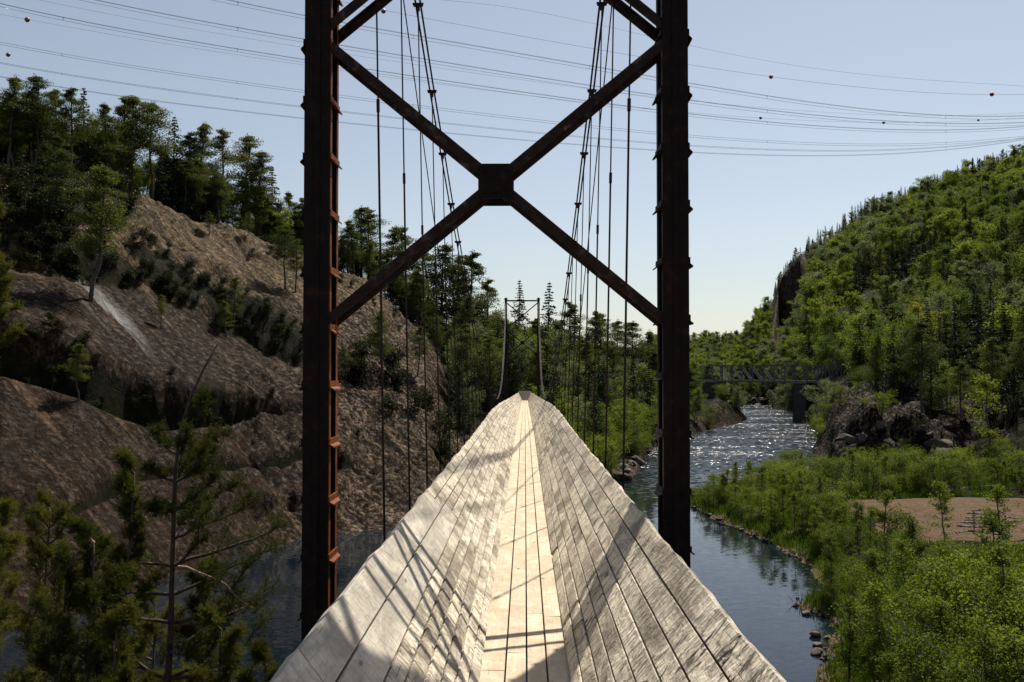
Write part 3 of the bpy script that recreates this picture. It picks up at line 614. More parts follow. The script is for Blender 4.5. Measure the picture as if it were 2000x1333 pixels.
# ---------------------------------------------------------------- towers
LX, RX, TY0, TY1 = -1.68, 1.2125, 7.98, 8.35      # leg centres, front and rear plane
def make_tower(y_off, z_off, base_z, label, detail=True):
    T = tag(empty("bridge_tower", (CABLE_C, 8.16 + y_off, base_z)), label, "steel tower")
    inv = Matrix.Translation(-Vector(T.location))
    top = 18.75 + z_off
    def fin(o, par=T):
        o.parent = par; o.matrix_parent_inverse = inv if par is T else Matrix.Identity(4); return o
    for s, cx in ((-1, LX), (1, RX)):
        mb = MB(); hw = 0.104; h = top - base_z; zc = (top + base_z) / 2; a, b_ = TY0 + y_off, TY1 + y_off
        for yc, dr in ((a, 1), (b_, -1)):
            mb.box((cx, yc + dr * .006, zc), (2 * hw, .012, h))
            for sx_ in (-1, 1): mb.box((cx + sx_ * (hw - .006), yc + dr * .047, zc), (.012, .07, h))
            mb.box((cx, yc + dr * -0.004, zc), (.05, .008, h))
        leg = fin(mb.build("leg", M_RUST), T)
        z = (13.155 if s < 0 else 13.226) + z_off
        while z > base_z + .5: z -= .462
        zs = []
        while z < top - .2: zs.append(z); z += .462
        k0 = 0
        for z in zs:
            for side in (-1, 1):
                mb = MB(); xo = cx + side * (hw + .006)
                mb.box((xo, (a + b_) / 2, z + .03), (.012, b_ - a - .002, .05))
                # out-turned lip at the foot of the plate
                y0_, y1_ = a + .012, b_ - .012
                mb.add([(xo + side*.006, y0_, z + .008), (xo + side*.006, y1_, z + .008), (xo + side*.034, y1_-.02, z - .01), (xo + side*.034, y0_+.02, z - .01),
                        (xo + side*.006, y0_, z - .004), (xo + side*.006, y1_, z - .004), (xo + side*.034, y1_-.02, z - .022), (xo + side*.034, y0_+.02, z - .022)],
                       [[0,1,2,3],[7,6,5,4],[3,2,6,7],[0,3,7,4],[1,5,6,2]])
                o = mb.build("batten_plate", M_ORANGE if (s < 0 and side > 0) else M_RUST, leg)  # sun-facing inner plates of the left leg get the painted lit rust
                if not detail: k0 += 1
        # strips with sunlight painted into the rust, on the left leg's inner flanges
        mb = MB()
        if s < 0:
            for yc in (a + .047, b_ - .047): mb.box((cx + hw + .002, yc, zc), (.004, .068, h - .02))
            o = mb.build("flange_edge", M_ORANGE, leg)
    # cross braces: angle irons in the front and in the rear plane, plate at the crossing
    for k, zc in enumerate((12.51, 14.90, 17.30)):
        zc += z_off
        for yy, dr in ((TY0 + y_off + .02, 1), (TY1 + y_off - .03, -1)):
            for sg in (-1, 1):
                A = Vector((LX + .05, yy + (.004 if sg > 0 else -.008) * dr, zc + sg * 1.155)); B = Vector((RX - .05, A.y, zc - sg * 1.155))
                mb = MB(); mb.bar(A, B, 0.078, 0.010)
                d_ = (B - A).normalized(); pr = Vector((-d_.z, 0, d_.x)); pr = pr if pr.z > 0 else -pr
                q = pr * 0.034 + Vector((0, dr * 0.025, 0))
                mb.bar(A + q, B + q, 0.010, 0.045)
                fin(mb.build("brace", M_BRACE))
        for yy in (TY0 + y_off - .004, TY1 + y_off - .014):
            gx = (LX + RX) / 2; r_ = .142; c_ = .03
            mb = MB(); mb.prism([(gx-r_+c_, zc-r_), (gx+r_-c_, zc-r_), (gx+r_, zc-r_+c_), (gx+r_, zc+r_-c_), (gx+r_-c_, zc+r_), (gx-r_+c_, zc+r_), (gx-r_, zc+r_-c_), (gx-r_, zc-r_+c_)], yy, yy + .008)
            for bx_ in (-.09, 0, .09):
                for bz_ in (-.09, 0, .09):
                    if bx_ or bz_: mb.tube([(gx + bx_, yy - .012, zc + bz_), (gx + bx_, yy + .001, zc + bz_)], .012, 6)
            fin(mb.build("gusset_plate", M_RUST))
    mb = MB(); mb.box((CABLE_C, 8.165 + y_off, top - .12), (RX - LX - .22, .16, .12)); fin(mb.build("top_beam", M_RUST))
    for cx in (LX, RX):
        mb = MB(); mb.box((cx, 8.165 + y_off, top + .03), (.34, .5, .06)); mb.box((cx, 8.165 + y_off, top + .10), (.16, .36, .10)); fin(mb.build("cable_saddle", M_RUST))
        mb = MB(); mb.box((cx, 8.165 + y_off, base_z - 1.2), (1.1, 1.2, 2.6)); mb.box((cx, 8.165 + y_off, base_z + .12), (.8, .9, .24)); fin(mb.build("concrete_footing", M_CONC))
    # portal beam under the channel
    mb = MB(); mb.box((CABLE_C, 8.165 + y_off, 8.55 + z_off + .25), (RX - LX - .22, .2, .18)); fin(mb.build("portal_beam", M_RUST))
    return T
make_tower(0, 0, ground(-1.6, 8.1) + .3, "tall dark rusty steel tower close by, its cross braces framing the valley")
FAR = 79.84
make_tower(FAR, -1.62, ground(0, 88) + .3, "slender rusty steel tower at the far end of the flume", False)

# ---------------------------------------------------------------- cables and hangers
cab = smooth_interp([8.16, 11, 15.6, 17.8, 20.4, 23, 25.8, 28.2, 36, 45, 56, 64, 72, 80, 88.0],
                    [7.75, 6.95, 5.72, 5.05, 4.36, 3.66, 3.0, 2.42, .74, -.75, -1.72, -1.75, -.9, 1.6, 6.05])
for s, cx, nm in ((-1, LX, "left"), (1, RX, "right")):
    C = tag(empty("suspension_cable", (cx, 8.16, 18.8)), f"sagging pair of black steel strands on the {nm} side of the flume", "cable")
    inv = Matrix.Translation(-Vector(C.location))
    ys = list(np.linspace(8.16, 88, 120))
    for k in (-1, 1):
        mb = MB(); mb.tube([(cx + k * .034, y, EYE + cab(y) + (.02 * k)) for y in ys], 0.017, 6)
        o = mb.build("strand", M_WIRE); o.parent = C; o.matrix_parent_inverse = inv
        mb = MB(); mb.tube([(cx + k * .034, 8.16, EYE + 7.75), (cx * 1.05 + k * .034, -14, 8.2)], 0.017, 6)
        o = mb.build("backstay_strand", M_WIRE); o.parent = C; o.matrix_parent_inverse = inv
        mb = MB(); mb.tube([(cx + k * .034, 88, EYE + 6.05), (cx * 1.05 + k * .034, 112, 9)], 0.017, 6)
        o = mb.build("backstay_strand", M_WIRE); o.parent = C; o.matrix_parent_inverse = inv
    ordn = lambda i: f"{i+1}{'st' if i % 10 == 0 and i != 10 else 'nd' if i % 10 == 1 and i != 11 else 'rd' if i % 10 == 2 and i != 12 else 'th'}"
    for i, y in enumerate(HY):
        zc = EYE + cab(y); zb = floor_z(y) - .3
        mb = MB(); mb.box((cx, y, zc - .01), (.15, .05, .05)); mb.box((cx, y, zc - .06), (.05, .06, .09))
        mb.tube([(cx - .085, y - .01, zc), (cx - .06, y - .01, zc)], .02, 6); mb.tube([(cx + .06, y - .01, zc), (cx + .085, y - .01, zc)], .02, 6)
        o = mb.build("cable_clamp", M_WIRE); o.parent = C; o.matrix_parent_inverse = inv
        if zc - .1 > zb + .1:
            bx = CABLE_C + (cx - CABLE_C) * (0.885)
            tp = Vector((cx, y, zc - .08)); bt = Vector((bx, y, zb)); L = (tp - bt).length
            H = bpy.data.objects.new("hanger_rod", None); H.location = bt; link(H)
            tag(H, f"{ordn(i)} hanger rod from the near tower on the flume's {nm} side", "hanger rod", f"hanger rods along the flume's {nm} side")
            mdl = tp.lerp(bt, .45 if L > 2 else .3) - bt
            mb = MB(); mb.tube([tp - bt, mdl], 0.0095, 6); o = mb.build("upper_rod", M_WIRE, H)
            mb = MB(); mb.tube([mdl, Vector((0, 0, 0))], 0.0125, 6); mb.build("lower_rod", M_WIRE, H)
            mb = MB(); mb.tube([mdl + (tp - bt).normalized() * .07, mdl - (tp - bt).normalized() * .07], 0.02, 8); mb.build("coupling", M_WIRE, H)
    # long thin stay from the tower head down to the deck
    mb = MB(); a = Vector((cx * .97, 8.16, 18.5)); e = Vector((cx * .92, 26.0, 9.0))
    mb.tube([a, a.lerp(e, .5) - Vector((0, 0, .03)), e], 0.009, 6)
    tag(mb.build("stay_wire", M_WIRE), f"thin straight stay wire slanting from tower head to the flume's {nm} rim", "stay wire")

# ---------------------------------------------------------------- steel truss bridge in the distance
TBp = PX(1640, 745, 204); TAp = PX(1390, 745, 224)
T = tag(empty("truss_bridge", (0, 0, 0)), "grey steel truss bridge crossing the river in the distance", "truss bridge")
U = (TBp - TAp); U.z = 0; Lb = U.length; U.normalize(); V_ = Vector((-U.y, U.x, 0)); zb = 8.2; hb_ = 3.45
T.location = (TAp.x, TAp.y, zb); T.rotation_euler = (0, 0, math.atan2(U.y, U.x))
npan = 12; pl = Lb / npan; up = Vector((0, 1, 0))
for wy in (0, 3.6):
    mb = MB(); mb.box((Lb/2, wy, 0), (Lb + .3, .28, .34)); mb.build("lower_chord", M_GREYST, T)
    mb = MB(); mb.box((Lb/2, wy, hb_), (Lb + .3, .26, .24)); mb.build("upper_chord", M_GREYST, T)
    for i in range(npan + 1):
        mb = MB(); mb.box((i * pl, wy, hb_/2), (.2, .2, hb_ - .3)); mb.build("truss_post", M_GREYST, T)
        if i < npan:
            a, b_ = ((i * pl, hb_ - .1), ((i + 1) * pl, .15)) if i < npan // 2 else ((i * pl, .15), ((i + 1) * pl, hb_ - .1))
            mb = MB(); mb.bar((a[0], wy + .02, a[1]), (b_[0], wy + .02, b_[1]), .17, .14); mb.build("truss_diagonal", M_GREYST, T)
mb = MB(); mb.box((Lb/2, 1.8, .22), (Lb + .2, 3.3, .14)); mb.build("bridge_deck", M_BEAM, T)
mb = MB()
for i in range(npan + 1): mb.box((i * pl, 1.8, hb_), (.12, 3.4, .12))
mb.build("top_struts", M_GREYST, T)
# approach slab with thin railing and the two masonry piers
mb = MB(); mb.box((-4.2, 1.8, .05), (8.0, 3.4, .3)); mb.build("approach_deck", M_BEAM, T)
mb = MB()
for i in range(6): mb.box((-1 - i * 1.4, 0, .85), (.07, .07, 1.3))
mb.box((-4.4, 0, 1.5), (7.6, .06, .07)); mb.box((-4.4, 0, .95), (7.6, .05, .05)); mb.build("railing", M_GREYST, T)
for xx, ww, h1, lb in ((-.6, 3.6, 5.2, "dark masonry pier under the truss bridge on the rocky left bank"), (Lb - 9.0, 2.6, 9.5, "tall dark masonry pier rising from the river under the truss bridge")):
    q = T.location + U * xx + V_ * 1.8
    P_ = empty("bridge_pier", (q.x, q.y, zb - .3 - h1), T.rotation_euler.z)
    mb = MB(); a = ww/2; mb.add([(-a-.25,-2.4,0),(a+.25,-2.4,0),(a+.25,2.4,0),(-a-.25,2.4,0),(-a,-2.1,h1),(a,-2.1,h1),(a,2.1,h1),(-a,2.1,h1)],[[0,3,2,1],[4,5,6,7],[0,1,5,4],[1,2,6,5],[2,3,7,6],[3,0,4,7]])
    mb.build("pier_body", M_DARKSTONE, P_); mb = MB(); mb.box((0, 0, h1 + .1), (ww + .3, 4.5, .18)); mb.build("pier_cap", M_CONC, P_)
    tag(P_, lb, "bridge pier")

# ---------------------------------------------------------------- power lines
K_ = 0.30
def wire_pts(pts, Y0_):
    xs_ = np.array([p[0] for p in pts], float); ys_ = np.array([p[1] for p in pts], float)
    c = np.polyfit(xs_, ys_, 4); px = np.linspace(-500, 2500, 70)
    inn = (px > xs_[0] - 10) & (px < 2010); py = np.polyval(c, px)
    # beyond the known span carry on with the end slope
    l0, l1 = xs_[0], 2000.0; s0 = np.polyval(np.polyder(c), l0); s1 = np.polyval(np.polyder(c), l1)
    py = np.where(px < l0, np.polyval(c, l0) + s0 * (px - l0), py); py = np.where(px > l1, np.polyval(c, l1) + s1 * (px - l1), py)
    out = []
    for a, b_ in zip(px, py):
        Y = Y0_ / (1 - K_ * (a - 1025) / F); out.append(PX(a, b_, Y))
    return out
def at_wire(px, py, Y0_): return PX(px, py, Y0_ / (1 - K_ * (px - 1025) / F))
WIRES = [
 ("topmost three-strand power line crossing the sky", [(475,0),(590,22),(661,36),(896,82),(1148,122),(1340,160),(1498,186),(1802,223),(2000,227)], 215, [(-.28,.1),(.28,.1),(0,-.62)]),
 ("second three-strand power line from the top", [(225,0),(400,38),(590,70),(661,81),(877,120),(1148,162),(1340,194),(1486,213),(1850,240),(2000,241)], 225, [(-.28,.1),(.28,.1),(0,-.6)]),
 ("third three-strand power line from the top", [(0,0),(300,62),(590,110),(766,139),(860,153),(1148,195),(1340,220),(1420,229),(1760,254),(2000,248)], 235, [(-.28,.1),(.28,.1),(0,-.55)]),
 ("two-strand power line, highest of the lower three", [(0,78),(300,130),(590,174),(661,184),(1148,243),(1340,264),(1540,278),(1700,283),(2000,268)], 240, [(-.2,.22),(.2,-.22)]),
 ("middle one of the three lower power lines", [(0,117),(590,204),(661,214),(1148,266),(1340,283),(1640,294),(2000,270)], 250, [(-.2,.09),(.2,-.09)]),
 ("lowest power line, passing just above the treetops", [(15,147),(590,227),(661,235),(1148,281),(1340,297),(1620,303),(2000,273)], 260, [(-.2,.05),(.2,-.05)]),
 ("very thin overhead wire in the upper right sky", [(935,0),(1148,38),(1340,83),(1700,145),(2000,168)], 190, [(0,0)]),
 ("thin overhead wire carrying the two largest round markers", [(690,0),(745,13),(1148,88),(1340,122),(1508,148),(1938,184),(2000,185)], 150, [(0,0)]),
 ("thin overhead wire between the two upper power lines", [(115,0),(590,86),(1148,170),(1500,209),(1800,226),(2000,220)], 230, [(0,0)]),
 ("thin overhead wire carrying small orange markers", [(0,20),(590,121),(1148,197),(1487,229),(1727,239),(1911,235),(2000,230)], 225, [(0,0)]),
]
for lb, pts, Yw, offs in WIRES:
    P_ = wire_pts(pts, Yw); many = len(offs) > 1
    Wt = tag(empty("power_line", P_[35]), lb, "power line", "power lines crossing the valley")
    for (ox, oz) in offs:
        mb = MB(); mb.tube([p + Vector((ox * .4, ox, oz)) - P_[35] for p in P_], 0.034 if many else 0.022, 4); mb.build("conductor", M_CONDUCT, Wt, smooth=True)
    if many:
        for fr_ in (14, 22, 30, 38, 46, 54, 60):
            mb = MB(); c0 = P_[fr_] - P_[35]; q = [Vector((o[0]*.4, o[0], o[1])) for o in offs]
            for k in range(len(q) - 1): mb.bar(c0 + q[k], c0 + q[k+1] + Vector((.001,0,0)), .06, .06, up=Vector((0.1, 1, 0)))
            mb.build("spacer", M_WIRE, Wt)
for (px, py, Yw, r_, mm, lb) in ((746,14,150,.44,0,"red and white marker ball high on a thin wire right of the near tower leg"), (1508,148,150,.40,0,"red marker ball in the sky right of the near tower"),
       (1938,184,150,.44,0,"red marker ball near the right side of the sky"), (38,28,225,.62,1,"orange marker ball high above the left-hand pine ridge"), (1487,229,225,.44,1,"small orange marker ball above the cliff, leftmost of three"),
       (1727,239,225,.44,1,"small orange marker ball above the wooded hill, middle of three"), (1911,235,225,.36,1,"small orange marker ball above the wooded hill, rightmost of three"), (1,98,150,.34,0,"pale red marker ball above the treetops at the edge of view")):
    r_ *= .8; p = at_wire(px, py, Yw); o = tag(empty("marker_ball", p), lb, "marker ball", "marker balls on the overhead wires")
    def hemi(sgn):
        mb = MB(); vs_ = []; n = 14; m_ = 6
        for i in range(m_):
            a = i / (m_ - 1) * PI / 2
            for k in range(n): vs_.append((r_*math.cos(a)*math.cos(2*PI*k/n), r_*math.cos(a)*math.sin(2*PI*k/n), sgn*(r_*math.sin(a)+.01)))
        mb.add(vs_, [[i*n+k, i*n+(k+1)%n, (i+1)*n+(k+1)%n, (i+1)*n+k] for i in range(m_-1) for k in range(n)]); return mb
    hemi(1).build("upper_half", M_BALLO if mm else M_BALLW if px == 746 else M_BALLR, o, smooth=True); hemi(-1).build("lower_half", M_BALLO if mm else M_BALLR, o, smooth=True)
    mb = MB(); mb.tube([(-r_*1.25, 0, 0), (r_*1.25, 0, 0)], .05, 6); mb.build("wire_clamp", M_WIRE, o)
# H-frame pylons on the far ridge
for px, pb, pt, hw_, Yp, lb in ((1422,672,646,5,600,"largest two-legged pylon on the far ridge"), (1399,680,661,3.2,640,"smaller two-legged pylon on the far ridge, left of the largest"),
                       (1391,684,666,2.6,660,"single-arm pylon leftmost on the far ridge"), (1412,676,661,2.0,650,"short pylon between the others on the far ridge")):
    g = PX(px, pb, Yp); h = (pb - pt) / F * Yp; hx = hw_ / F * Yp
    o = tag(empty("power_pylon", g), lb, "pylon", "pylons on the far ridge")
    for s in (-1, 1): mb = MB(); mb.tube([(s*hx, 0, -4), (s*hx, 0, h)], [.34, .26], 6); mb.build("pole", M_POLE, o)
    mb = MB(); mb.box((0, 0, h * .78), (hx * 3.4, .3, .4)); mb.build("crossarm", M_POLE, o)
    mb = MB()
    for s in (-1, 0, 1): mb.tube([(s*hx*1.5, 0, h*.78), (s*hx*1.5, 0, h*.62)], .12, 5)
    mb.build("insulators", M_WIRE, o)

# ---------------------------------------------------------------- vegetation
def leaves(mb, C, size, aspect=0.6, upb=0.3, r=rng, jit=0.35):
    """one small rhombic leaf face at every centre in C"""
    n = len(C); nrm = r.normal(size=(n, 3)); nrm[:, 2] = np.abs(nrm[:, 2]) + upb; nrm /= np.linalg.norm(nrm, axis=1)[:, None]
    a = r.normal(size=(n, 3)); u = np.cross(nrm, a); u /= np.linalg.norm(u, axis=1)[:, None] + 1e-9; v_ = np.cross(nrm, u)
    s = size * (1 + jit * r.normal(size=(n, 1)).clip(-1.5, 1.5))
    P = np.stack([C + u * s * .5, C + v_ * s * .5 * aspect, C - u * s * .5, C - v_ * s * .5 * aspect], 1).reshape(-1, 3)
    mb.addq(P, np.arange(4 * n).reshape(n, 4))
def ball_pts(c, rad, n, r=rng, shell=0.45):
    d = r.normal(size=(n, 3)); d /= np.linalg.norm(d, axis=1)[:, None]
    q = shell + (1 - shell) * r.random((n, 1)) ** 0.6
    return np.array(c) + d * q * np.array(rad) * (0.85 + .3 * r.random((n, 1)))
def pine_mesh(h, r, n_leaf=3200, leaf=.17, low=0.42, wide=.2, lean=0.0, nb=46):
    tr, cr = MB(), MB(); H = h
    bend = [(0, 0, -.6)]; x = y = 0.0
    for k in range(1, 8):
        x += r.normal(0, .012 * H) + lean * H * .02; y += r.normal(0, .012 * H); bend.append((x, y, H * k / 7))
    tube_r = [H * .016 * (1 - .85 * k / 7) + .01 for k in range(8)]
    tr.tube(bend, tube_r, 7)
    def at_h(z): return np.array([np.interp(z, [b[2] for b in bend], [b[i] for b in bend]) for i in range(2)] + [z])
    C = []
    for k in range(nb):
        f = (k + r.random()) / nb; z = H * (low + (0.97 - low) * f)
        L = H * wide * (1 - f ** 1.7 * .86) * r.uniform(.45, 1.15) * (0.65 if f < .12 else 1)
        a = r.uniform(0, 2 * PI); p0 = at_h(z); d = np.array([math.cos(a), math.sin(a), r.uniform(-.05, .35) + f * .35])
        p1 = p0 + d * L * .55; p2 = p0 + d * L + np.array([0, 0, .12 * L])
        tr.tube([p0, p1, p2], [H * .0045 * (1.2 - f), H * .003, .012], 4, cap=False)
        nc = r.integers(2, 5)
        for j in range(nc):
            q = p0 + d * L * r.uniform(.45, 1.0) + r.normal(0, .1 * L, 3); C.append((q, (L * .40 + .035 * H * .9, L * .40 + .035 * H * .9, L * .13 + .011 * H)))
    # bare dead limbs on the lower stem
    for k in range(9):
        z = H * r.uniform(low * .45, low); a = r.uniform(0, 2 * PI); p0 = at_h(z); L = H * r.uniform(.04, .11)
        tr.tube([p0, p0 + np.array([math.cos(a) * L, math.sin(a) * L, L * r.uniform(-.2, .3)])], [.02, .007], 3, cap=False)
    C.append((at_h(H * .97), (H * .035, H * .035, H * .05)))
    per = n_leaf // len(C)
    for q, rad in C: leaves(cr, ball_pts(q, rad, per, r, .2), leaf, .45, .25, r)
    return tr, cr
def spruce_mesh(h, r, n_leaf=2600, leaf=.2, wide=.17, low=.06):
    tr, cr = MB(), MB(); tr.tube([(0, 0, -.6), (0, 0, h * .5), (0, 0, h)], [h * .014, h * .008, .01], 6); C = []
    nl = int(18 + h * 1.6)
    for k in range(nl):
        f = k / nl; z = h * (low + (1 - low) * f); Rr = h * wide * (1 - f) ** .85 * r.uniform(.75, 1.15) + .06
        for j in range(int(5 + 3 * (1 - f))):
            a = r.uniform(0, 2 * PI); m_ = max(6, int(n_leaf / nl / 7 * (1.5 - f)))
            s = r.random(m_) ** .7; q = np.stack([np.cos(a) * Rr * s, np.sin(a) * Rr * s, z - .35 * Rr * s + .12 * Rr * s ** 3], 1)
            q += r.normal(0, 1, (m_, 3)) * np.array([.1, .1, .05]) * Rr; C.append(q)
    leaves(cr, np.concatenate(C), leaf, .5, .5, r); return tr, cr
def birch_mesh(h, r, n_leaf=3400, leaf=.14, wide=.24, low=.2, stems=1, airy=.55, n_cl=46):
    tr, cr = MB(), MB(); C = []
    for s in range(stems):
        a = r.uniform(0, 2 * PI); sp_ = 0 if stems == 1 else h * .10
        base = np.array([math.cos(a), math.sin(a), 0]) * sp_ * .3; tp = np.array([math.cos(a) * sp_ * 2 + r.normal(0, .03 * h), math.sin(a) * sp_ * 2 + r.normal(0, .03 * h), h * r.uniform(.82, 1)])
        pts = [base + (tp - base) * k / 5 + (np.array([r.normal(0, .012 * h), r.normal(0, .012 * h), 0]) if 0 < k < 5 else 0) for k in range(6)]; pts[0] = pts[0] - np.array([0, 0, .5])
        tr.tube(pts, [h * .012 * (1 - .8 * k / 5) + .008 for k in range(6)], 5)
        for k in range(n_cl // stems):
            f = r.random() ** .8; z = low + (1 - low) * f; p0 = base + (tp - base) * z
            prof = math.sin(PI * min(1, (f * .82 + .12))) ** .7; L = h * wide * prof * r.uniform(.35, 1.1); b_ = r.uniform(0, 2 * PI)
            p1 = p0 + np.array([math.cos(b_) * L, math.sin(b_) * L, L * r.uniform(.15, .75)])
            tr.tube([p0, (p0 + p1) / 2 + np.array([0, 0, .03 * L]), p1], [h * .004, h * .0025, .006], 3, cap=False)
            rr_ = h * wide * r.uniform(.2, .38) + .1
            C.append((p1, (rr_, rr_, rr_ * r.uniform(.6, .9)))); C.append(((p0 + p1) / 2, (rr_ * .8, rr_ * .8, rr_ * .55)))
    per = n_leaf // len(C)
    for q, rad in C: leaves(cr, ball_pts(q, rad, per, r, .25), leaf, .75, .25, r)
    return tr, cr
def finish(kind, pair, bark, leafm):
    tr, cr = pair
    return (tr.mesh(kind + "_trunk", bark, smooth=True), cr.mesh(kind + "_crown", leafm))
def joined(kind, pair, bark, leafm):
    tr, cr = pair; mb = MB(); mb.v = tr.v + cr.v; mb.c = tr.c + cr.c
    off = tr.n; mb.f = list(tr.f) + [("arr", f[1] + off) if isinstance(f, tuple) else f + off for f in cr.f]; mb.n = tr.n + cr.n
    nt_ = sum(len(f[1]) if isinstance(f, tuple) else 1 for f in tr.f); nc_ = sum(len(f[1]) if isinstance(f, tuple) else 1 for f in cr.f)
    return mb.mesh(kind, [bark, leafm], midx=np.concatenate([np.zeros(nt_), np.ones(nc_)]))
G = lambda s: np.random.default_rng(s)
PINES = [finish("pine", pine_mesh(10, G(10 + i), 12000, .15, lo, wd), B_PINE, L_PINE) for i, (lo, wd) in enumerate([(.38,.26),(.28,.25),(.48,.28),(.18,.27),(.34,.23)])]
SPRUCES = [finish("spruce", spruce_mesh(10, G(30 + i), 5000, .22, .19 + .02 * i), B_PINE, L_SPRUCE) for i in range(3)]
BIRCHES = [finish("birch", birch_mesh(8, G(50 + i), 5500, .16, .26 + .03 * i, .12, 1 + i % 3), B_BIRCH, L_BIRCH) for i in range(4)]
GREYS = [finish("willow", birch_mesh(8, G(60 + i), 5500, .16, .3, .06, 2), B_BIRCH, L_GREY) for i in range(2)]
SHRUBS = [finish("shrub", birch_mesh(3.2, G(70 + i), 3600, .095, .46, .02, 3, n_cl=40), B_BIRCH, L_SHRUB) for i in range(5)]
TALLS = [finish("sapling", birch_mesh(5, G(80 + i), 2600, .09, .17, .18, 1, n_cl=34), B_PINE, L_SHRUB) for i in range(4)]
YPINE = [finish("young_pine", pine_mesh(3, G(90 + i), 1700, .09, .12, .24), B_PINE, L_PINE) for i in range(3)]
HEATH = [joined("heath", birch_mesh(1.2, G(100 + i), 1100, .08, .5, .02, 3, n_cl=24), B_PINE, L_HEATH) for i in range(3)]
F_BIR = [joined("far_birch", birch_mesh(9, G(110 + i), 5200, .21, .29, .08, 1 + i % 2, n_cl=34), B_BIRCH, L_BIRCH) for i in range(4)]
F_GRE = [joined("far_grey", birch_mesh(9, G(120 + i), 5200, .21, .31, .08, 1, n_cl=34), B_BIRCH, L_GREY) for i in range(2)]
F_SPR = [joined("far_spruce", spruce_mesh(11, G(130 + i), 2400, .32, .17 + .02 * i), B_PINE, L_SPRUCE) for i in range(3)]
F_PIN = [joined("far_pine", pine_mesh(10, G(140 + i), 2600, .32, .25, .26), B_PINE, L_PINE) for i in range(3)]

def plant(name, meshes, x, y, s, label, cat, group, rz=None, sz=None, tilt=0.0, dz=0.0):
    z = ground(x, y) + dz
    rz = random.uniform(0, 2 * PI) if rz is None else rz; sz = s if sz is None else sz
    if isinstance(meshes, tuple):
        o = bpy.data.objects.new(name, None); o.empty_display_size = .3; link(o)
        for nm, me in zip(("trunk", "crown"), meshes): link(bpy.data.objects.new(nm, me), o)
    else: o = link(bpy.data.objects.new(name, meshes))
    o.location = (x, y, z); o.rotation_euler = (random.uniform(-tilt, tilt), random.uniform(-tilt, tilt), rz); o.scale = (s, s, sz)
    return tag(o, label, cat, group)
def xy(px, Y): return ((px - 1025) / F * Y, Y)
ch = random.choice; ru = random.uniform

# -- left ridge: (px, py of the top, Y) of the trees one can tell apart on the skyline
SKY = [(5,140,86,'p'),(55,138,88,'p'),(98,168,90,'p'),(128,165,88,'p'),(155,160,92,'s'),(200,195,93,'p'),(225,180,97,'p'),(247,182,98,'p'),(290,196,100,'p'),(330,218,104,'s'),
 (365,255,108,'p'),(390,236,110,'p'),(418,248,112,'p'),(468,255,115,'p'),(495,290,114,'p'),(528,320,116,'s'),(565,372,118,'p'),(588,385,118,'p'),
 (703,402,126,'p'),(722,404,128,'p'),(765,440,130,'p'),(792,442,132,'p'),(840,465,134,'p'),(868,475,136,'p'),(930,492,140,'p'),(890,500,138,'p'),(965,545,146,'p'),
 (1013,545,170,'s'),(1068,548,172,'s'),(1110,590,165,'p'),(1122,598,170,'s'),(1160,608,175,'p'),(1175,612,178,'p'),(1205,625,182,'p'),(1235,628,185,'p'),(1258,645,190,'p'),(1272,655,195,'s')]
for i, (px, py, Y, k) in enumerate(SKY):
    x, y = xy(px, Y); gz_ = ground(x, y); top = EYE + (720 - py) / F * Y; h = max(4, top - gz_)
    me = ch(PINES) if k == 'p' else ch(SPRUCES)
    nm = "pine_tree" if k == 'p' else "spruce_tree"
    where = "the rock dome left of the near tower" if px < 600 else "the slope between the near tower leg and the flume" if px < 980 else "the forest right of the far tower"
    plant(nm, me, x, y, h / 10, f"{'tall open-crowned pine' if k=='p' else 'dark pointed spruce'} on the skyline, number {i+1} from the left, above {where}"[:120] if False else
          f"{'open-crowned pine' if k=='p' else 'pointed dark spruce'} breaking the skyline above {where}", nm.replace("_", " "), f"skyline {'pines' if k=='p' else 'spruces'} above {where}", tilt=.03)
# trees standing on the rock itself
for px, py, Y, h, lb in ((170,470,72,10.2,"tall dark pine standing alone in the gully of the rock slope"),(100,350,78,7,"pine with its foot among dark heath left of the lone pine"),(455,560,84,4.2,"small crooked pine on the bare rock face"),
     (555,545,96,6.4,"slender pine leaning over the dome's edge beside the tower leg"),(575,555,97,5.2,"thin pine right beside the leaning pine at the dome's edge"),(747,760,92,6.6,"tilted pine growing from the rock between the first hanger rods"),
     (815,740,98,5.0,"slim leaning pine at the foot of the rock dome"),(310,585,76,2.6,"lone thin dead-topped sapling on the brown slab"),(150,690,62,3.6,"small pale-green pine on the dark crack of the lower slab"),(440,590,82,3.0,"stunted pine beside the crooked pine on the rock"),
     (405,440,99,2.4,"tiny bent pine on the pale ledge under the ridge"),(675,690,88,3.0,"low pine right of the near tower's left leg"),(480,470,104,2.5,"short pine at the edge of the pale dome")):
    x, y = xy(px, Y); plant("pine_tree", ch(PINES), x, y, h / 10, lb, "pine tree", None, tilt=.08)
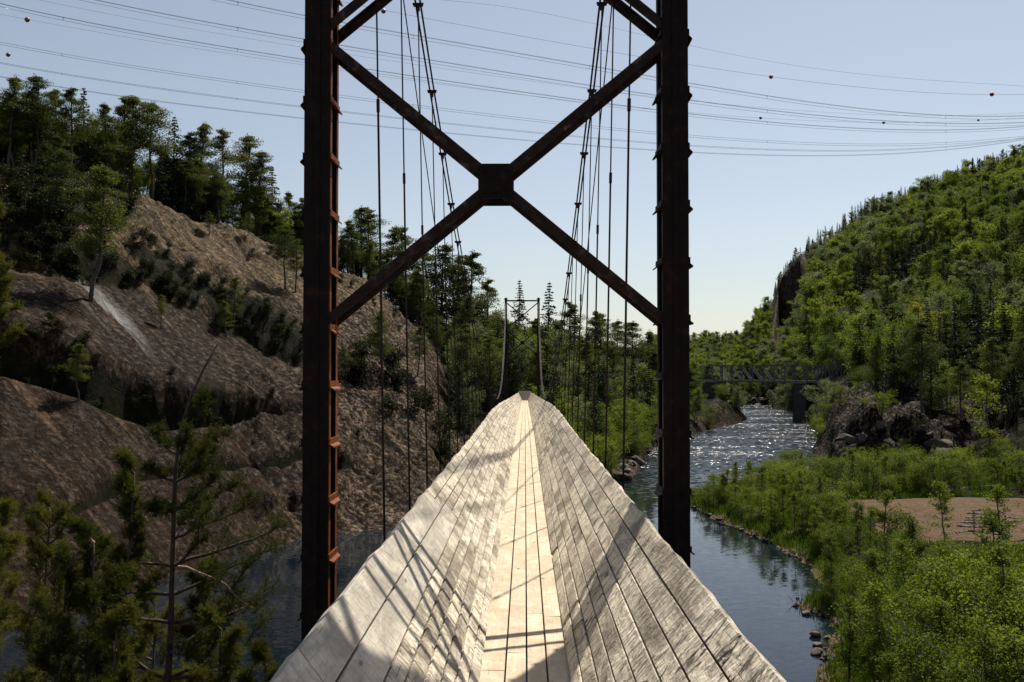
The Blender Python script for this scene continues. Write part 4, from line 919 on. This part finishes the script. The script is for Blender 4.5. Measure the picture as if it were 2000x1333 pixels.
# fill forest on the left ridge
cnt = 0
for i in range(900):
    px = ru(-160, 900); y6 = float(np.interp(px, cols, KY[:, 6])); Y = y6 + 3.5 + abs(random.gauss(0, 1)) * 12
    x, y = xy(px, Y); sp_ = True
    if cnt >= 320: break
    hmax = np.interp(px, [-160, 0, 150, 300, 420, 590, 640, 720, 800, 870, 950], [9, 8.5, 8.4, 8.2, 7.8, 7.2, 7.6, 8, 8, 8, 7.5]) - (Y - y6) * .1
    if hmax < 3.5 or random.random() > .6: continue
    h = hmax * ru(.62, .98)
    k = random.random(); me, nm = (ch(PINES), "pine_tree") if k < .55 else (ch(SPRUCES), "spruce_tree") if k < .80 else (ch(BIRCHES), "birch_tree")
    side = "left of the near tower" if px < 620 else "behind the hanger rods"
    plant(nm, me, x, y, h / (8 if nm == "birch_tree" else 10), {"pine_tree": "pine in the crowded ridge forest ", "spruce_tree": "dark spruce in the crowded ridge forest ", "birch_tree": "light green birch among the ridge pines "}[nm] + side,
          nm.replace("_", " "), {"pine_tree": "ridge pines ", "spruce_tree": "ridge spruces ", "birch_tree": "ridge birches "}[nm] + side, tilt=.04); cnt += 1
# forest round the far tower down to the shore
cnt = 0
for i in range(2000):
    if cnt >= 170: break
    px = ru(880, 1345); base = float(np.interp(px, cols, KY[:, 1])); Y = base + 6 + random.random() ** 1.2 * 85
    x, y = xy(px, Y)
    if abs(x) < 2.4 and Y < 104: continue
    if Y < 96 and px < 1015: continue
    if 1300 < px and Y < 186: continue
    top = np.interp(px, [880, 950, 1013, 1068, 1110, 1160, 1210, 1240, 1280, 1345], [545, 585, 620, 612, 625, 632, 645, 655, 672, 690]) + (ru(0, 25))
    hh = EYE + (720 - top) / F * Y - ground(x, y); h = min(ru(5, 10.5), hh)
    if h < 2: continue
    k = random.random(); shore = Y < base + 22
    me, nm = (ch(BIRCHES + GREYS), "birch_tree") if (k < (.8 if shore else .3)) else (ch(PINES), "pine_tree") if k < .66 else (ch(SPRUCES), "spruce_tree")
    if nm == "birch_tree": h = min(h, ru(3, 6.5) if shore else 7)
    zone = "on the shore below the far tower" if shore else "in the forest behind the far tower"
    plant(nm, me, x, y, h / (8 if nm == "birch_tree" else 10), f"{'bright green birch' if nm=='birch_tree' else 'pine' if nm=='pine_tree' else 'dark spruce'} {zone}", nm.replace("_", " "), f"{nm.split('_')[0]} trees {zone}", tilt=.04); cnt += 1
for px, Y, h, lb in ((1074,128,9.5,"tall silvery grey-green tree right of the far tower"),(1098,124,6,"lower silvery tree beside the tall silvery tree"),(1235,120,5.6,"round bright birch at the water's edge left of the right tower leg"),
      (1208,116,5,"bright birch on the shore between the last hanger rods"),(925,112,6.5,"dense grey-green tree beyond the left end of the flume"),(905,106,5,"bushy grey-green tree under the sagging left cable"),(945,118,6,"grey-green tree just left of the far tower"),
      (1180,112,4.5,"leafy birch by the dark boulders under the flume"),(1265,130,5.5,"leafy birch behind the right tower leg"),(1360,176,6,"bright birch on the left bank below the truss bridge"),(1350,190,8,"tall birch at the left end of the truss bridge")):
    x, y = xy(px, Y); plant("birch_tree", ch(GREYS if 'grey' in lb or 'silver' in lb else BIRCHES), x, y, h / 8, lb, "birch tree", None)

# -- heath and small bushes on the rock
def heath_at(px, Y, s, lb, grp):
    x, y = xy(px, Y); plant("heath_bush", ch(HEATH), x, y, s, lb, "bush", grp, tilt=.1, dz=-.08)
for i in range(110):
    px = ru(-40, 640); a = float(np.interp(px, cols, KY[:, 4])); b_ = float(np.interp(px, cols, KY[:, 5])); heath_at(px, ru(a - .5, b_ + .6), ru(.5, 1.1), "dark heath bush in the shaded gully across the rock slope", "gully heath bushes")
for i in range(80):
    px = ru(-40, 250); a = float(np.interp(px, cols, KY[:, 5])); b_ = float(np.interp(px, cols, KY[:, 6])); heath_at(px, ru(a, b_), ru(.8, 1.8), "dark bush on the slope under the left-hand ridge pines", "bushes under the ridge pines")
for i in range(34):
    px = ru(-20, 700); a = float(np.interp(px, cols, KY[:, 2])); heath_at(px, a + ru(-1, 1.5), ru(.3, .8), "small heath tuft in the long crack of the lower slab", "heath tufts in the long crack")
for i in range(30):
    px = ru(300, 900); a = float(np.interp(px, cols, KY[:, 6])); heath_at(px, a + ru(-6, 3), ru(.4, 1.1), "low bush along the crest of the pale rock dome", "bushes along the dome's crest")
for i in range(22): heath_at(ru(690, 900), ru(84, 98), ru(.9, 2.0), "dark bush on the rock seen between the hanger rods", "bushes between the hanger rods")

# -- right hillside
sel = {"birch": [], "spruce": [], "pine": []}
pts = []
rr2 = random.Random(9)
for i in range(9000):
    px = rr2.uniform(1425, 2250); Y = rr2.uniform(125, 470) if rr2.random() < .8 else rr2.uniform(380, 470)
    x, y = xy(px, Y); 
    z = ground(x, y)
    if z < 1.2: continue
    if 1492 < px < 1578 and 345 < Y < 394: continue
    if Y < 168 and px < 1960 and (px < 1700 or rr2.random() > .12): continue
    if px < 1665 and Y < 212: continue
    if Y > 300 and px < 1470 and False: continue
    pts.append((px, Y, x, y))
# spacing by a coarse grid
used = {}; keep = []
for p in pts:
    cell = 4.2 if p[1] < 240 else 4.9
    key = (int(p[2] / cell), int(p[3] / cell))
    if key in used: continue
    used[key] = 1; keep.append(p)
keep.sort(key=lambda p: p[1])
stuff_pts = []
nb = ns = np_ = 0
for (px, Y, x, y) in keep:
    z = ground(x, y); crest = float(np.interp(px, cols, KY[:, 10])); near_crest = Y > crest - 42
    pn = fbm(x / 28, y / 28, 2, 111); k = rr2.random()
    conif = .14 + float(pn) * .6 + (.5 if (px > 1660 and Y < 290) else 0) + (.72 if near_crest else 0) + (.32 if Y < 190 else 0)
    if px < 1700 and not near_crest: conif -= .2
    if k < conif: nm = "spruce" if rr2.random() < (.7 if not near_crest else .8) else "pine"
    else: nm = "birch"
    h = rr2.uniform(8, 14) if nm != "birch" else rr2.uniform(7.5, 13)
    if near_crest: h *= .6
    if px < 1560: h *= .8
    if px < 1490: h *= .75
    g_ = float(fbm(x / 20 + 9, y / 20, 2, 121)); grey = nm == "birch" and (g_ > .12 or px < 1600) and rr2.random() < .7
    if px > 2120 or not ((nm == "birch" and nb < 250) or (nm == "spruce" and ns < 120) or (nm == "pine" and (np_ < 15 or (Y > 235 and np_ < 40)))):
        stuff_pts.append((x, y, z - .2, nm, grey, h)); continue
    zone = "low on the right hillside" if z < 28 else "high on the right hillside"
    if Y < 235:
        me = ch(GREYS) if grey else {"birch": BIRCHES, "spruce": SPRUCES, "pine": PINES}[nm][rr2.randrange(3)]; s = h / (8 if nm == "birch" else 10)
    else:
        me = ch(F_GRE) if grey else {"birch": F_BIR, "spruce": F_SPR, "pine": F_PIN}[nm][rr2.randrange(3)]; s = h / {"birch": 9, "spruce": 11, "pine": 10}[nm]
    lb = {"birch": "silvery broadleaf tree " if grey else "bright green broadleaf tree ", "spruce": "dark pointed spruce ", "pine": "open-crowned pine "}[nm] + zone
    plant({"birch": "birch_tree", "spruce": "spruce_tree", "pine": "pine_tree"}[nm], me, x, y, s, lb, nm + " tree", {"birch": "broadleaf trees ", "spruce": "spruces ", "pine": "pines "}[nm] + zone + (" grey" if grey else ""), dz=-.2)
    if nm == "birch": nb += 1
    elif nm == "spruce": ns += 1
    else: np_ += 1
for px, Y, h, k, lb in ((1790,178,13,'y',"tall yellow-green tree standing out in the middle of the right hillside"),(1925,104,12,'b',"tall slender bright birch in front of the dark right-hand slope"),(1600,168,7.5,'g',"narrow bright willow by the truss bridge's river pier"),(1612,160,5,'g',"lower willow leaning over the river at the dark rock"),
      (1545,262,7,'g',"pale willow on the bank under the middle of the truss bridge"),(1525,275,7,'g',"pale willow on the bank left under the truss bridge"),(1508,288,5.5,'g',"small pale willow over the river stones beyond the truss bridge"),(1660,118,2.5,'b',"small bright bush on the shaded rock outcrop")):
    x, y = xy(px, Y); me = ch(BIRCHES) if k != 'g' else ch(GREYS)
    if k == 'b': me, h = ch(TALLS), h * .8 * 8 / 5
    if k == 'y':
        me = (me[0], me[1].copy()); me[1].materials.clear(); me[1].materials.append(L_YELLOW)
    plant("birch_tree", me, x, y, h / 8, lb, "birch tree", None)
# far ridge behind the river and everything past the countable trees: one forest
for i in range(420):
    px = rr2.uniform(1270, 1500); Y = rr2.uniform(240, 620) if px < 1440 else rr2.uniform(330, 430); x, y = xy(px, Y); z = ground(x, y)
    if z < 2.5: continue
    stuff_pts.append((x, y, z - .2, "spruce" if rr2.random() < .35 else "birch", rr2.random() < .5, rr2.uniform(6, 10)))
for i in range(500):
    px = rr2.uniform(-200, 1280); Y = rr2.uniform(150, 240); x, y = xy(px, Y)
    if px > 900: stuff_pts.append((x, y, ground(x, y) - .2, "spruce" if rr2.random() < .4 else "pine", False, rr2.uniform(4.5, 7)))
def forest(points):
    src = [F_BIR[0], F_BIR[1], F_SPR[0], F_SPR[1], F_PIN[0], F_GRE[0]]
    holders = []
    for me in src:
        o = next((o for o in bpy.data.objects if o.type == 'MESH' and o.data == me), None) or next(o for o in bpy.data.objects if o.type == 'MESH' and o.data in (F_PIN + F_BIR)); holders.append(o)
    me = bpy.data.meshes.new("forest"); me.from_pydata([(p[0], p[1], p[2]) for p in points], [], [])
    idx, scl, rot = [], [], []
    for p in points:
        k = {"spruce": rr2.choice([2, 3]), "pine": 4, "birch": 5 if p[4] else rr2.choice([0, 1])}[p[3]]
        idx.append(k); scl.append(p[5] / (9 if k in (0, 1, 5) else 11 if k in (2, 3) else 10)); rot.append(rr2.uniform(0, 6.28))
    for nm, ty, d in (("idx", 'INT', idx), ("scl", 'FLOAT', scl), ("rot", 'FLOAT', rot)):
        a = me.attributes.new(nm, ty, 'POINT'); a.data.foreach_set("value", d)
    o = link(bpy.data.objects.new("forest", me)); tag(o, "the rest of the forest filling the right hillside and far ridge", "forest", kind="stuff")
    ng = bpy.data.node_groups.new("forest_trees", 'GeometryNodeTree')
    ng.interface.new_socket("Geometry", in_out='INPUT', socket_type='NodeSocketGeometry'); ng.interface.new_socket("Geometry", in_out='OUTPUT', socket_type='NodeSocketGeometry')
    gi = ng.nodes.new("NodeGroupInput"); go = ng.nodes.new("NodeGroupOutput"); jn = ng.nodes.new("GeometryNodeJoinGeometry")
    m2p = ng.nodes.new("GeometryNodeMeshToPoints"); ng.links.new(gi.outputs[0], m2p.inputs["Mesh"])
    na = lambda n_, ty: (lambda q: (setattr(q, "data_type", ty), q.inputs["Name"].__setattr__("default_value", n_), q)[2])(ng.nodes.new("GeometryNodeInputNamedAttribute"))
    ai, as_, ar = na("idx", 'INT'), na("scl", 'FLOAT'), na("rot", 'FLOAT')
    cx_ = ng.nodes.new("ShaderNodeCombineXYZ"); ng.links.new(ar.outputs["Attribute"], cx_.inputs[2])
    for k, h in enumerate(holders):
        oi = ng.nodes.new("GeometryNodeObjectInfo"); oi.transform_space = 'ORIGINAL'; oi.inputs["Object"].default_value = h
        io = ng.nodes.new("GeometryNodeInstanceOnPoints"); cmp_ = ng.nodes.new("FunctionNodeCompare"); cmp_.data_type = 'INT'; cmp_.operation = 'EQUAL'
        ng.links.new(ai.outputs["Attribute"], cmp_.inputs[2]); cmp_.inputs[3].default_value = k
        ng.links.new(m2p.outputs[0], io.inputs["Points"]); ng.links.new(cmp_.outputs[0], io.inputs["Selection"]); ng.links.new(oi.outputs["Geometry"], io.inputs["Instance"])
        ng.links.new(as_.outputs["Attribute"], io.inputs["Scale"]); ng.links.new(cx_.outputs[0], io.inputs["Rotation"]); ng.links.new(io.outputs[0], jn.inputs[0])
    ng.links.new(jn.outputs[0], go.inputs[0])
    md = o.modifiers.new("trees", 'NODES'); md.node_group = ng
forest(stuff_pts)
print("hill trees", nb, ns, np_, "stuff", len(stuff_pts))

# -- gravel bar: shrubs, saplings, young pines, grass
bankp = BANK
def dbar(x, y): return float(sdf(np.array([x]), np.array([y]), BANK)[0])
def dsand(x, y): return float(sdf(np.array([x]), np.array([y]), SAND)[0])
cnt = 0; nsh = 0
for i in range(3000):
    if cnt >= 390: break
    Y = rr2.uniform(27, 104); px = rr2.uniform(1340, 2130); x, y = xy(px, Y); d = dbar(x, y)
    if d < .6 or dsand(x, y) > -1.0: continue
    if 1640 < px < 1760 and 58 < Y < 66 and rr2.random() < .7: continue
    if 46 < Y < 58 and rr2.random() < .35: continue
    if Y > 100 and px > 1640 and rr2.random() < .3: continue
    hcap = 10.2 - 338 * Y / F if (px > 1780 and 33 < Y < 63) else 9
    if hcap < .35: continue
    cnt += 1
    far_edge = min(1, d / 5); h = rr2.uniform(1.3, 3.0) * (.45 + .55 * far_edge)
    if Y < 45: h *= 1.15
    h = min(h, hcap)
    zone = "on the near part of the bar" if Y < 52 else "in the middle of the bar" if Y < 80 else "at the far end of the bar"
    lbz = {"on the near part of the bar": "leafy green shrub crowding the near shore at the lower right", "in the middle of the bar": "leafy green shrub along the bar between river and sand", "at the far end of the bar": "leafy green shrub beyond the sand at the bar's far end"}[zone]
    if nsh < 296 and (hcap < 5 or rr2.random() < .74): nsh += 1; plant("birch_shrub", ch(SHRUBS), x, y, h / 3.2, lbz, "shrub", "shrubs " + zone)
    else:
        h = rr2.uniform(2.8, 5.0) * (.7 + .3 * far_edge) * (1 if Y < 58 else .8 if Y < 80 else .66)
        plant("birch_sapling", ch(TALLS), x, y, h / 5, lbz.replace("leafy green shrub", "thin upright sapling"), "sapling", "saplings " + zone, tilt=.05)
for i in range(60):
    Y = rr2.uniform(40, 92); px = rr2.uniform(1400, 2080); x, y = xy(px, Y)
    if dbar(x, y) < 1.5 or dsand(x, y) > .3 or (px > 1780 and 34 < Y < 64): continue
    plant("young_pine", ch(YPINE), x, y, rr2.uniform(1.2, 3.4) / 3, "young dark pine scattered among the bar's shrubs", "young pine", "young pines among the bar's shrubs")
for px, Y, h, lb in ((1835,69,2.0,"young pine at the near left corner of the sand, beside the stones"),(1893,63,1.2,"tiny pine in the sand below the stone writing"),(1620,92,4.8,"tall pointed young spruce on the skyline of the bar by the water")):
    x, y = xy(px, Y); plant("young_pine" if h < 4 else "spruce_tree", ch(YPINE) if h < 4 else SPRUCES[0], x, y, h / (3 if h < 4 else 10), lb, "young pine" if h < 4 else "spruce tree", None)
# grass as one mass
C = []
gr = G(200)
mb = MB(); n = 0; BV = []
Yr = gr.uniform(30, 104, 26000); pr = gr.uniform(1330, 2100, 26000); Xr = (pr - 1025) / F * Yr
dB = sdf(Xr, Yr, BANK); dS = sdf(Xr, Yr, SAND); nz_ = fbm(Xr / 3, Yr / 3, 3, 131)
ok = (dB > .15) & (dS < -.3) & ((nz_ > -.1) | (dB < 1.6)); Xr, Yr = Xr[ok], Yr[ok]
Zr = np.array([ground(a, b_) for a, b_ in zip(Xr, Yr)])
for k in range(7):
    m_ = len(Xr); ox = gr.normal(0, .22, (m_, 2)); hh = gr.uniform(.18, .5, m_); a = gr.uniform(0, 6.28, m_); wv = .018 + Yr * .0003
    lean = gr.normal(0, .3, (m_, 2)) * hh[:, None]
    b0 = np.stack([Xr + ox[:, 0] - np.cos(a) * wv, Yr + ox[:, 1] - np.sin(a) * wv, Zr - .05], 1); b1 = np.stack([Xr + ox[:, 0] + np.cos(a) * wv, Yr + ox[:, 1] + np.sin(a) * wv, Zr - .05], 1)
    tp = np.stack([Xr + ox[:, 0] + lean[:, 0], Yr + ox[:, 1] + lean[:, 1], Zr + hh], 1)
    mb.addq(np.stack([b0, b1, tp], 1).reshape(-1, 3), np.arange(3 * m_).reshape(m_, 3))
g_o = mb.build("grass", L_GRASS); tag(g_o, "bright grass covering the gravel bar and its shore", "grass", kind="stuff")

# -- stones: shore boulders and the stones laid as writing on the sand
def stone_mesh(seed, mt):
    """a block split along flat planes: an icosphere cut back by random planes"""
    import bmesh
    r = G(seed); bm = bmesh.new(); bmesh.ops.create_icosphere(bm, subdivisions=3, radius=.62)
    for k in range(11):
        d = r.normal(size=3); d /= np.linalg.norm(d); off = r.uniform(.30, .5)
        for v_ in bm.verts:
            q = float(np.dot(d, v_.co)) - off
            if q > 0: v_.co -= Vector(d) * q
    for v_ in bm.verts:
        v_.co *= 1 + .05 * float(vnoise(v_.co.x * 6 + seed, v_.co.y * 6 + v_.co.z * 7, seed)); v_.co.z *= .8
    me = bpy.data.meshes.new("stone"); bm.to_mesh(me); bm.free(); me.materials.append(mt); return me
M_BOULD = flat("brown_boulder", (0.07, 0.05, 0.036), 0.85, s=2.5, nz=.5)
ST = [stone_mesh(i, M_STONE) for i in range(5)]; BO = [stone_mesh(10 + i, M_BOULD) for i in range(6)]
def rock_at(x, y, s, lb, grp, mesh, cat="stone", name="river_stone", z=None):
    o = link(bpy.data.objects.new(name, mesh)); zz = ground(x, y) if z is None else z
    o.location = (x, y, zz + s * .1); o.scale = (s * ru(.8, 1.3), s * ru(.8, 1.2), s * ru(.6, 1)); o.rotation_euler = (ru(-.3, .3), ru(-.3, .3), ru(0, 6.28)); return tag(o, lb, cat, grp)
for k in range(len(BANK) - 1):
    a, b_ = BANK[k], BANK[k + 1]
    if not (a[1] > 32 and a[0] < 50 and a[0] > 9): continue
    L = float(np.hypot(*(b_ - a))); mcount = int(L * 2.6)
    for j in range(mcount):
        q = a + (b_ - a) * rr2.random() + np.array([rr2.gauss(0, .35), rr2.gauss(0, .35)]); rock_at(q[0], q[1], rr2.uniform(.12, .36), "rounded stone along the waterline of the bar", "stones along the bar's waterline", ch(BO), name="shore_stone", z=rr2.uniform(-.05, .12))
for px, py, s, lb in ((1585,1270,.8,"largest dark stone standing in the shallows"),(1590,1255,.45,"small stone touching the largest stone in the shallows"),(1587,1235,.75,"flat pale stone in the shallows above the largest one"),(1610,1240,.5,"second flat stone right beside the pale one"),(1605,1260,.25,"tiny stone between the larger shallow-water stones"),
      (1567,1195,.7,"dark boulder at the grassy point by the river"),(1648,1115,.7,"pale flat stone lying in the shrubs by the grassy point"),(1655,1122,.5,"smaller pale stone below the flat one in the shrubs")):
    Y = EYE * F / (py - 720); x = (px - 1025) / F * Y; rock_at(x, Y, s * .62, lb, None, ch(BO if 'dark' in lb else ST), name="river_stone", z=max(0, ground(x, Y)))
rows = [((1270,378),(1420,380)),((1200,398),(1440,412)),((1440,388),(1550,402)),((1185,440),(1470,435)),((1190,465),(1480,465)),((1140,490),(1400,497)),((1080,517),(1390,527)),((1390,520),(1480,500)),
  ((1060,572),(1230,560)),((1230,560),(1440,582)),((1440,580),(1780,612)),((1280,585),(1560,668)),((1560,668),(1710,664)),((1620,632),(1780,615)),((1690,445),(1840,465)),((1610,522),(1690,480)),((1690,480),(1690,447)),((1650,500),(1830,482)),((1640,522),(1800,520))]
for a, b_ in rows:
    L = math.hypot(b_[0]-a[0], b_[1]-a[1]); m_ = max(3, int(L / 13))
    for j in range(m_):
        f = j / (m_ - 1); px = 1700 + (a[0] + (b_[0]-a[0]) * f) / 6.667; py = 940 + (a[1] + (b_[1]-a[1]) * f) / 6.667 + ru(-.25, .25)
        Y = (EYE - 1.2) * F / (py - 720); x = (px - 1025) / F * Y
        rock_at(x, Y, ru(.12, .26), "small stone laid in the rows of writing on the sand", "stones laid as writing on the sand", ch(ST), name="laid_stone")
# boulders on the right outcrop, on the far river bend and on the left shore
for i in range(26):
    px = rr2.uniform(1575, 1860); Y = rr2.uniform(110, 126); x, y = xy(px, Y)
    if ground(x, y) < -.8: continue
    rock_at(x, y, rr2.uniform(.8, 3.0), "brown block of the dark rock outcrop on the right bank", "blocks of the right outcrop", ch(BO), "boulder", "boulder")
for i in range(46):
    px = rr2.uniform(1400, 1540); Y = rr2.uniform(292, 330); x, y = xy(px, Y)
    if not (-1.2 < ground(x, y) < 5): continue
    rock_at(x, y, rr2.uniform(1.2, 3.6), "boulder heaped on the far river bend under the truss bridge", "boulders on the far river bend", ch(BO), "boulder", "boulder")
for i in range(34):
    px = rr2.uniform(1100, 1290); b1 = float(np.interp(px, cols, KY[:, 1])); Y = b1 + rr2.uniform(0, 10); x, y = xy(px, Y)
    rock_at(x, y, rr2.uniform(.5, 1.8), "boulder on the shore below the flume's far end", "boulders below the flume's far end", ch(BO), "boulder", "boulder")
# more of the bar's birch shrubs, over the outcrop and shores
for i in range(70):
    px = rr2.uniform(1590, 2060); Y = rr2.uniform(104, 172); x, y = xy(px, Y)
    if ground(x, y) < .3: continue
    plant("willow_bush", ch(SHRUBS), x, y, rr2.uniform(.4, 1.1), "shrub on the dark rock outcrop of the right bank", "shrub", "shrubs on the right outcrop")
for i in range(60):
    px = rr2.uniform(1060, 1440); b1 = float(np.interp(px, cols, KY[:, 1])); Y = b1 + rr2.uniform(2, 26); x, y = xy(px, Y)
    if ground(x, y) < .2 or (1340 < px < 1440 and rr2.random() < .5) or (abs(x) < 2.2 and Y < 104): continue
    plant("willow_bush", ch(SHRUBS), x, y, rr2.uniform(.5, 1.2), "shrub on the left river bank beyond the flume", "shrub", "shrubs on the left river bank")

# -- foreground pines, close to the camera on the near bank
def tufts(mb, p, d, r, n=20, ln=.062, wd=.0075):
    """needles round a twig that starts at p and runs along d"""
    m_ = n; s = r.random(m_); base = p + d * s[:, None]
    dn = d / (np.linalg.norm(d) + 1e-9); q = r.normal(size=(m_, 3)); q -= (q @ dn)[:, None] * dn; q /= np.linalg.norm(q, axis=1)[:, None] + 1e-9
    dr_ = q * .75 + dn * .7; tp = base + dr_ * ln * r.uniform(.7, 1.15, (m_, 1)); sd_ = np.cross(dr_, r.normal(size=(m_, 3))); sd_ /= np.linalg.norm(sd_, axis=1)[:, None] + 1e-9
    mb.addq(np.stack([base - sd_ * wd / 2, base + sd_ * wd / 2, tp], 1).reshape(-1, 3), np.arange(3 * m_).reshape(m_, 3))
def limb(tr, cr, p0, az, L, rise, r, r0, dens=1.0, pale=None):
    d = np.array([math.cos(az), math.sin(az), rise]); pts_ = [np.array(p0, float)]; n = 7
    for k in range(1, n + 1):
        d = d + r.normal(0, .17, 3) + np.array([0, 0, .06]); d /= np.linalg.norm(d); pts_.append(pts_[-1] + d * L / n)
    (pale if pale is not None else tr).tube(pts_, [r0 * (1 - .85 * k / n) + .004 for k in range(n + 1)], 5, cap=False)
    for k in range(2, n + 1):
        for j in range(3 if k < n else 5):
            a2 = r.uniform(0, 2 * PI); sub = np.array([math.cos(a2), math.sin(a2), r.uniform(-.1, .5)]) * .6 + (pts_[k] - pts_[k-1]) / (L / n) * .8
            sub /= np.linalg.norm(sub); ls = L * r.uniform(.16, .40) * (1.15 - .5 * k / n); q0 = pts_[k] - (pts_[k] - pts_[k-1]) * r.random()
            q1 = q0 + sub * ls; tr.tube([q0, q1], [.006, .003], 3, cap=False)
            for u in range(int(r.integers(6, 10) * dens)):
                f = r.uniform(.2, 1); tdir = sub * .5 + r.normal(0, .75, 3) + np.array([0, 0, .45]); tdir *= r.uniform(.1, .2) / np.linalg.norm(tdir)
                tufts(cr, q0 + sub * ls * f, tdir, r, 24)
def big_pine(trunk_pts, rad, limbs, seed, name, label, dens=1.0, crown_top=True):
    r = G(seed); tr, cr, pl_ = MB(), MB(), MB(); base = Vector(trunk_pts[0]); P = [Vector(p) - base for p in trunk_pts]
    # smooth the stem
    zz = [p.z for p in P]; fine = np.linspace(0, zz[-1], 24)
    st = [(float(np.interp(z, zz, [p.x for p in P])) + math.sin(z * 1.3 + seed) * .03, float(np.interp(z, zz, [p.y for p in P])) + math.cos(z * 1.1) * .03, z) for z in fine]
    tr.tube(st, [rad * (1 - .86 * z / zz[-1]) + .006 for z in fine], 8)
    for (z, az, L, rise, pale) in limbs:
        i = min(range(24), key=lambda k: abs(fine[k] - z)); limb(tr, cr, st[i], az, L, rise, r, .018 + L * .008, dens, pl_ if pale else None)
    o = empty(name, base); tr.build("trunk", B_PINE, o, smooth=True); cr.build("crown", L_FORE, o)
    if pl_.n: pl_.build("pale_limbs", B_PALE, o, smooth=True)
    return tag(o, label, "pine tree")
YF = 17.0
def ground_pt(px, Y): x = (px - 1025) / F * Y; return (x, Y, ground(x, Y) - .1)
def zof(py, Y): return EYE + (720 - py) / F * Y
b0 = ground_pt(325, YF); bz = b0[2]
tp_ = [b0] + [tuple(PX(px, py, YF)) for px, py in ((330,1333),(333,1150),(345,950),(352,850),(372,770),(402,700),(420,668))]
lim = []
rl = random.Random(4)
for py, az, L, rise, pale in ((1115,.05,1.9,.22,1),(1190,-.15,1.75,.12,1),(1262,.1,1.35,.22,1),(1080,-.5,1.5,.35,0),(1150,.7,1.9,.3,0),(1230,-.6,1.8,.2,0),(1020,.3,1.1,.3,0),(985,0,1.0,.35,0),(945,.6,1.0,.3,0),(920,-.4,1.0,.35,0),(895,.2,.85,.4,0),(870,-.8,.7,.4,0),(850,.3,.65,.3,0),
       (940,2.8,.55,.3,0),(880,3.3,.6,.3,0),(985,3.4,.4,.3,0),(1100,3.0,1.3,.1,0),(1170,3.3,1.5,.15,0),(1240,2.9,1.6,.2,0),(1300,.3,1.8,.1,0),(1320,3.2,1.8,.1,0),(1290,-1.2,1.6,.1,0),(1050,1.6,1.0,.3,0),(960,1.6,.8,.3,0),(1010,-1.5,.9,.3,0),(1350,.6,1.9,.2,0),(1380,2.6,2.0,.2,0),(1420,-.3,2,.2,0),(1130,.35,2.1,.3,0),(1060,.12,1.5,.45,0)):
    lim.append((zof(py, YF) - bz, az, L, rise, pale))
big_pine(tp_, .09, lim, 301, "pine_tree", "nearest pine, dark bare-topped stem with pale lower limbs, left of the tower")
def simple_big(px, pyt, Y, wide, seed, lb, low=.25, dens=1.0, nl=34, rad=.06):
    b = ground_pt(px, Y); zt = zof(pyt, Y); H = zt - b[2]; r_ = random.Random(seed)
    tpp = [b, (b[0] + .05, Y, b[2] + H * .4), (b[0] - .04, Y, b[2] + H * .75), (b[0] + .05, Y, zt)]; ls = []
    for k in range(nl):
        f = low + (1 - low) * (k + r_.random()) / nl; ls.append((H * f, r_.uniform(0, 6.28), wide * (1.08 - f) ** .7 * r_.uniform(.6, 1.1) + .12, .35 + .5 * f, r_.random() < .12))
    big_pine(tpp, rad, ls, seed, "pine_tree", lb, dens)
simple_big(252, 925, 15.5, 1.15, 311, "bushy young pine just left of the nearest bare-topped pine", .3, 1.0, 34, .045)
simple_big(-75, 780, 14.0, 1.3, 313, "pine reaching in with its branch tips from the left edge", .35, .9, 30, .06)
simple_big(-35, 430, 26, 2.3, 317, "upright-shooted pine crown against the rock at the left edge", .72, 1.5, 30, .09)
simple_big(120, 1120, 14.5, 1.5, 319, "low dark pine filling the bottom left corner", .3, .8, 26, .05)
simple_big(430, 1230, 15.0, 1.2, 323, "short pine whose top shows at the bottom beside the tower leg", .3, .8, 22, .05)
simple_big(178, 1060, 13.5, 1.4, 327, "young pine among the dark pines at the lower left, second from the left edge", .25, .9, 30, .05)
simple_big(520, 1265, 16.0, 1.0, 331, "lowest pine top showing beside the foot of the tower leg", .3, .9, 22, .045)
simple_big(-20, 1010, 18.0, 1.7, 337, "dark pine behind the corner pines at the lower left edge", .2, .9, 34, .07)
simple_big(300, 1180, 19.5, 1.6, 341, "dark pine behind the stem of the nearest bare-topped pine", .2, .9, 30, .06)

simple_big(90, 1000, 21.0, 2.0, 343, "broad dark pine in the second row behind the bottom left corner", .15, .9, 40, .07)
simple_big(395, 1120, 17.5, 1.5, 347, "young pine standing between the nearest pine and the tower leg", .2, .9, 34, .05)
simple_big(225, 1230, 12.5, 1.1, 349, "closest little pine at the bottom under the bushy young pine", .2, .9, 26, .04)
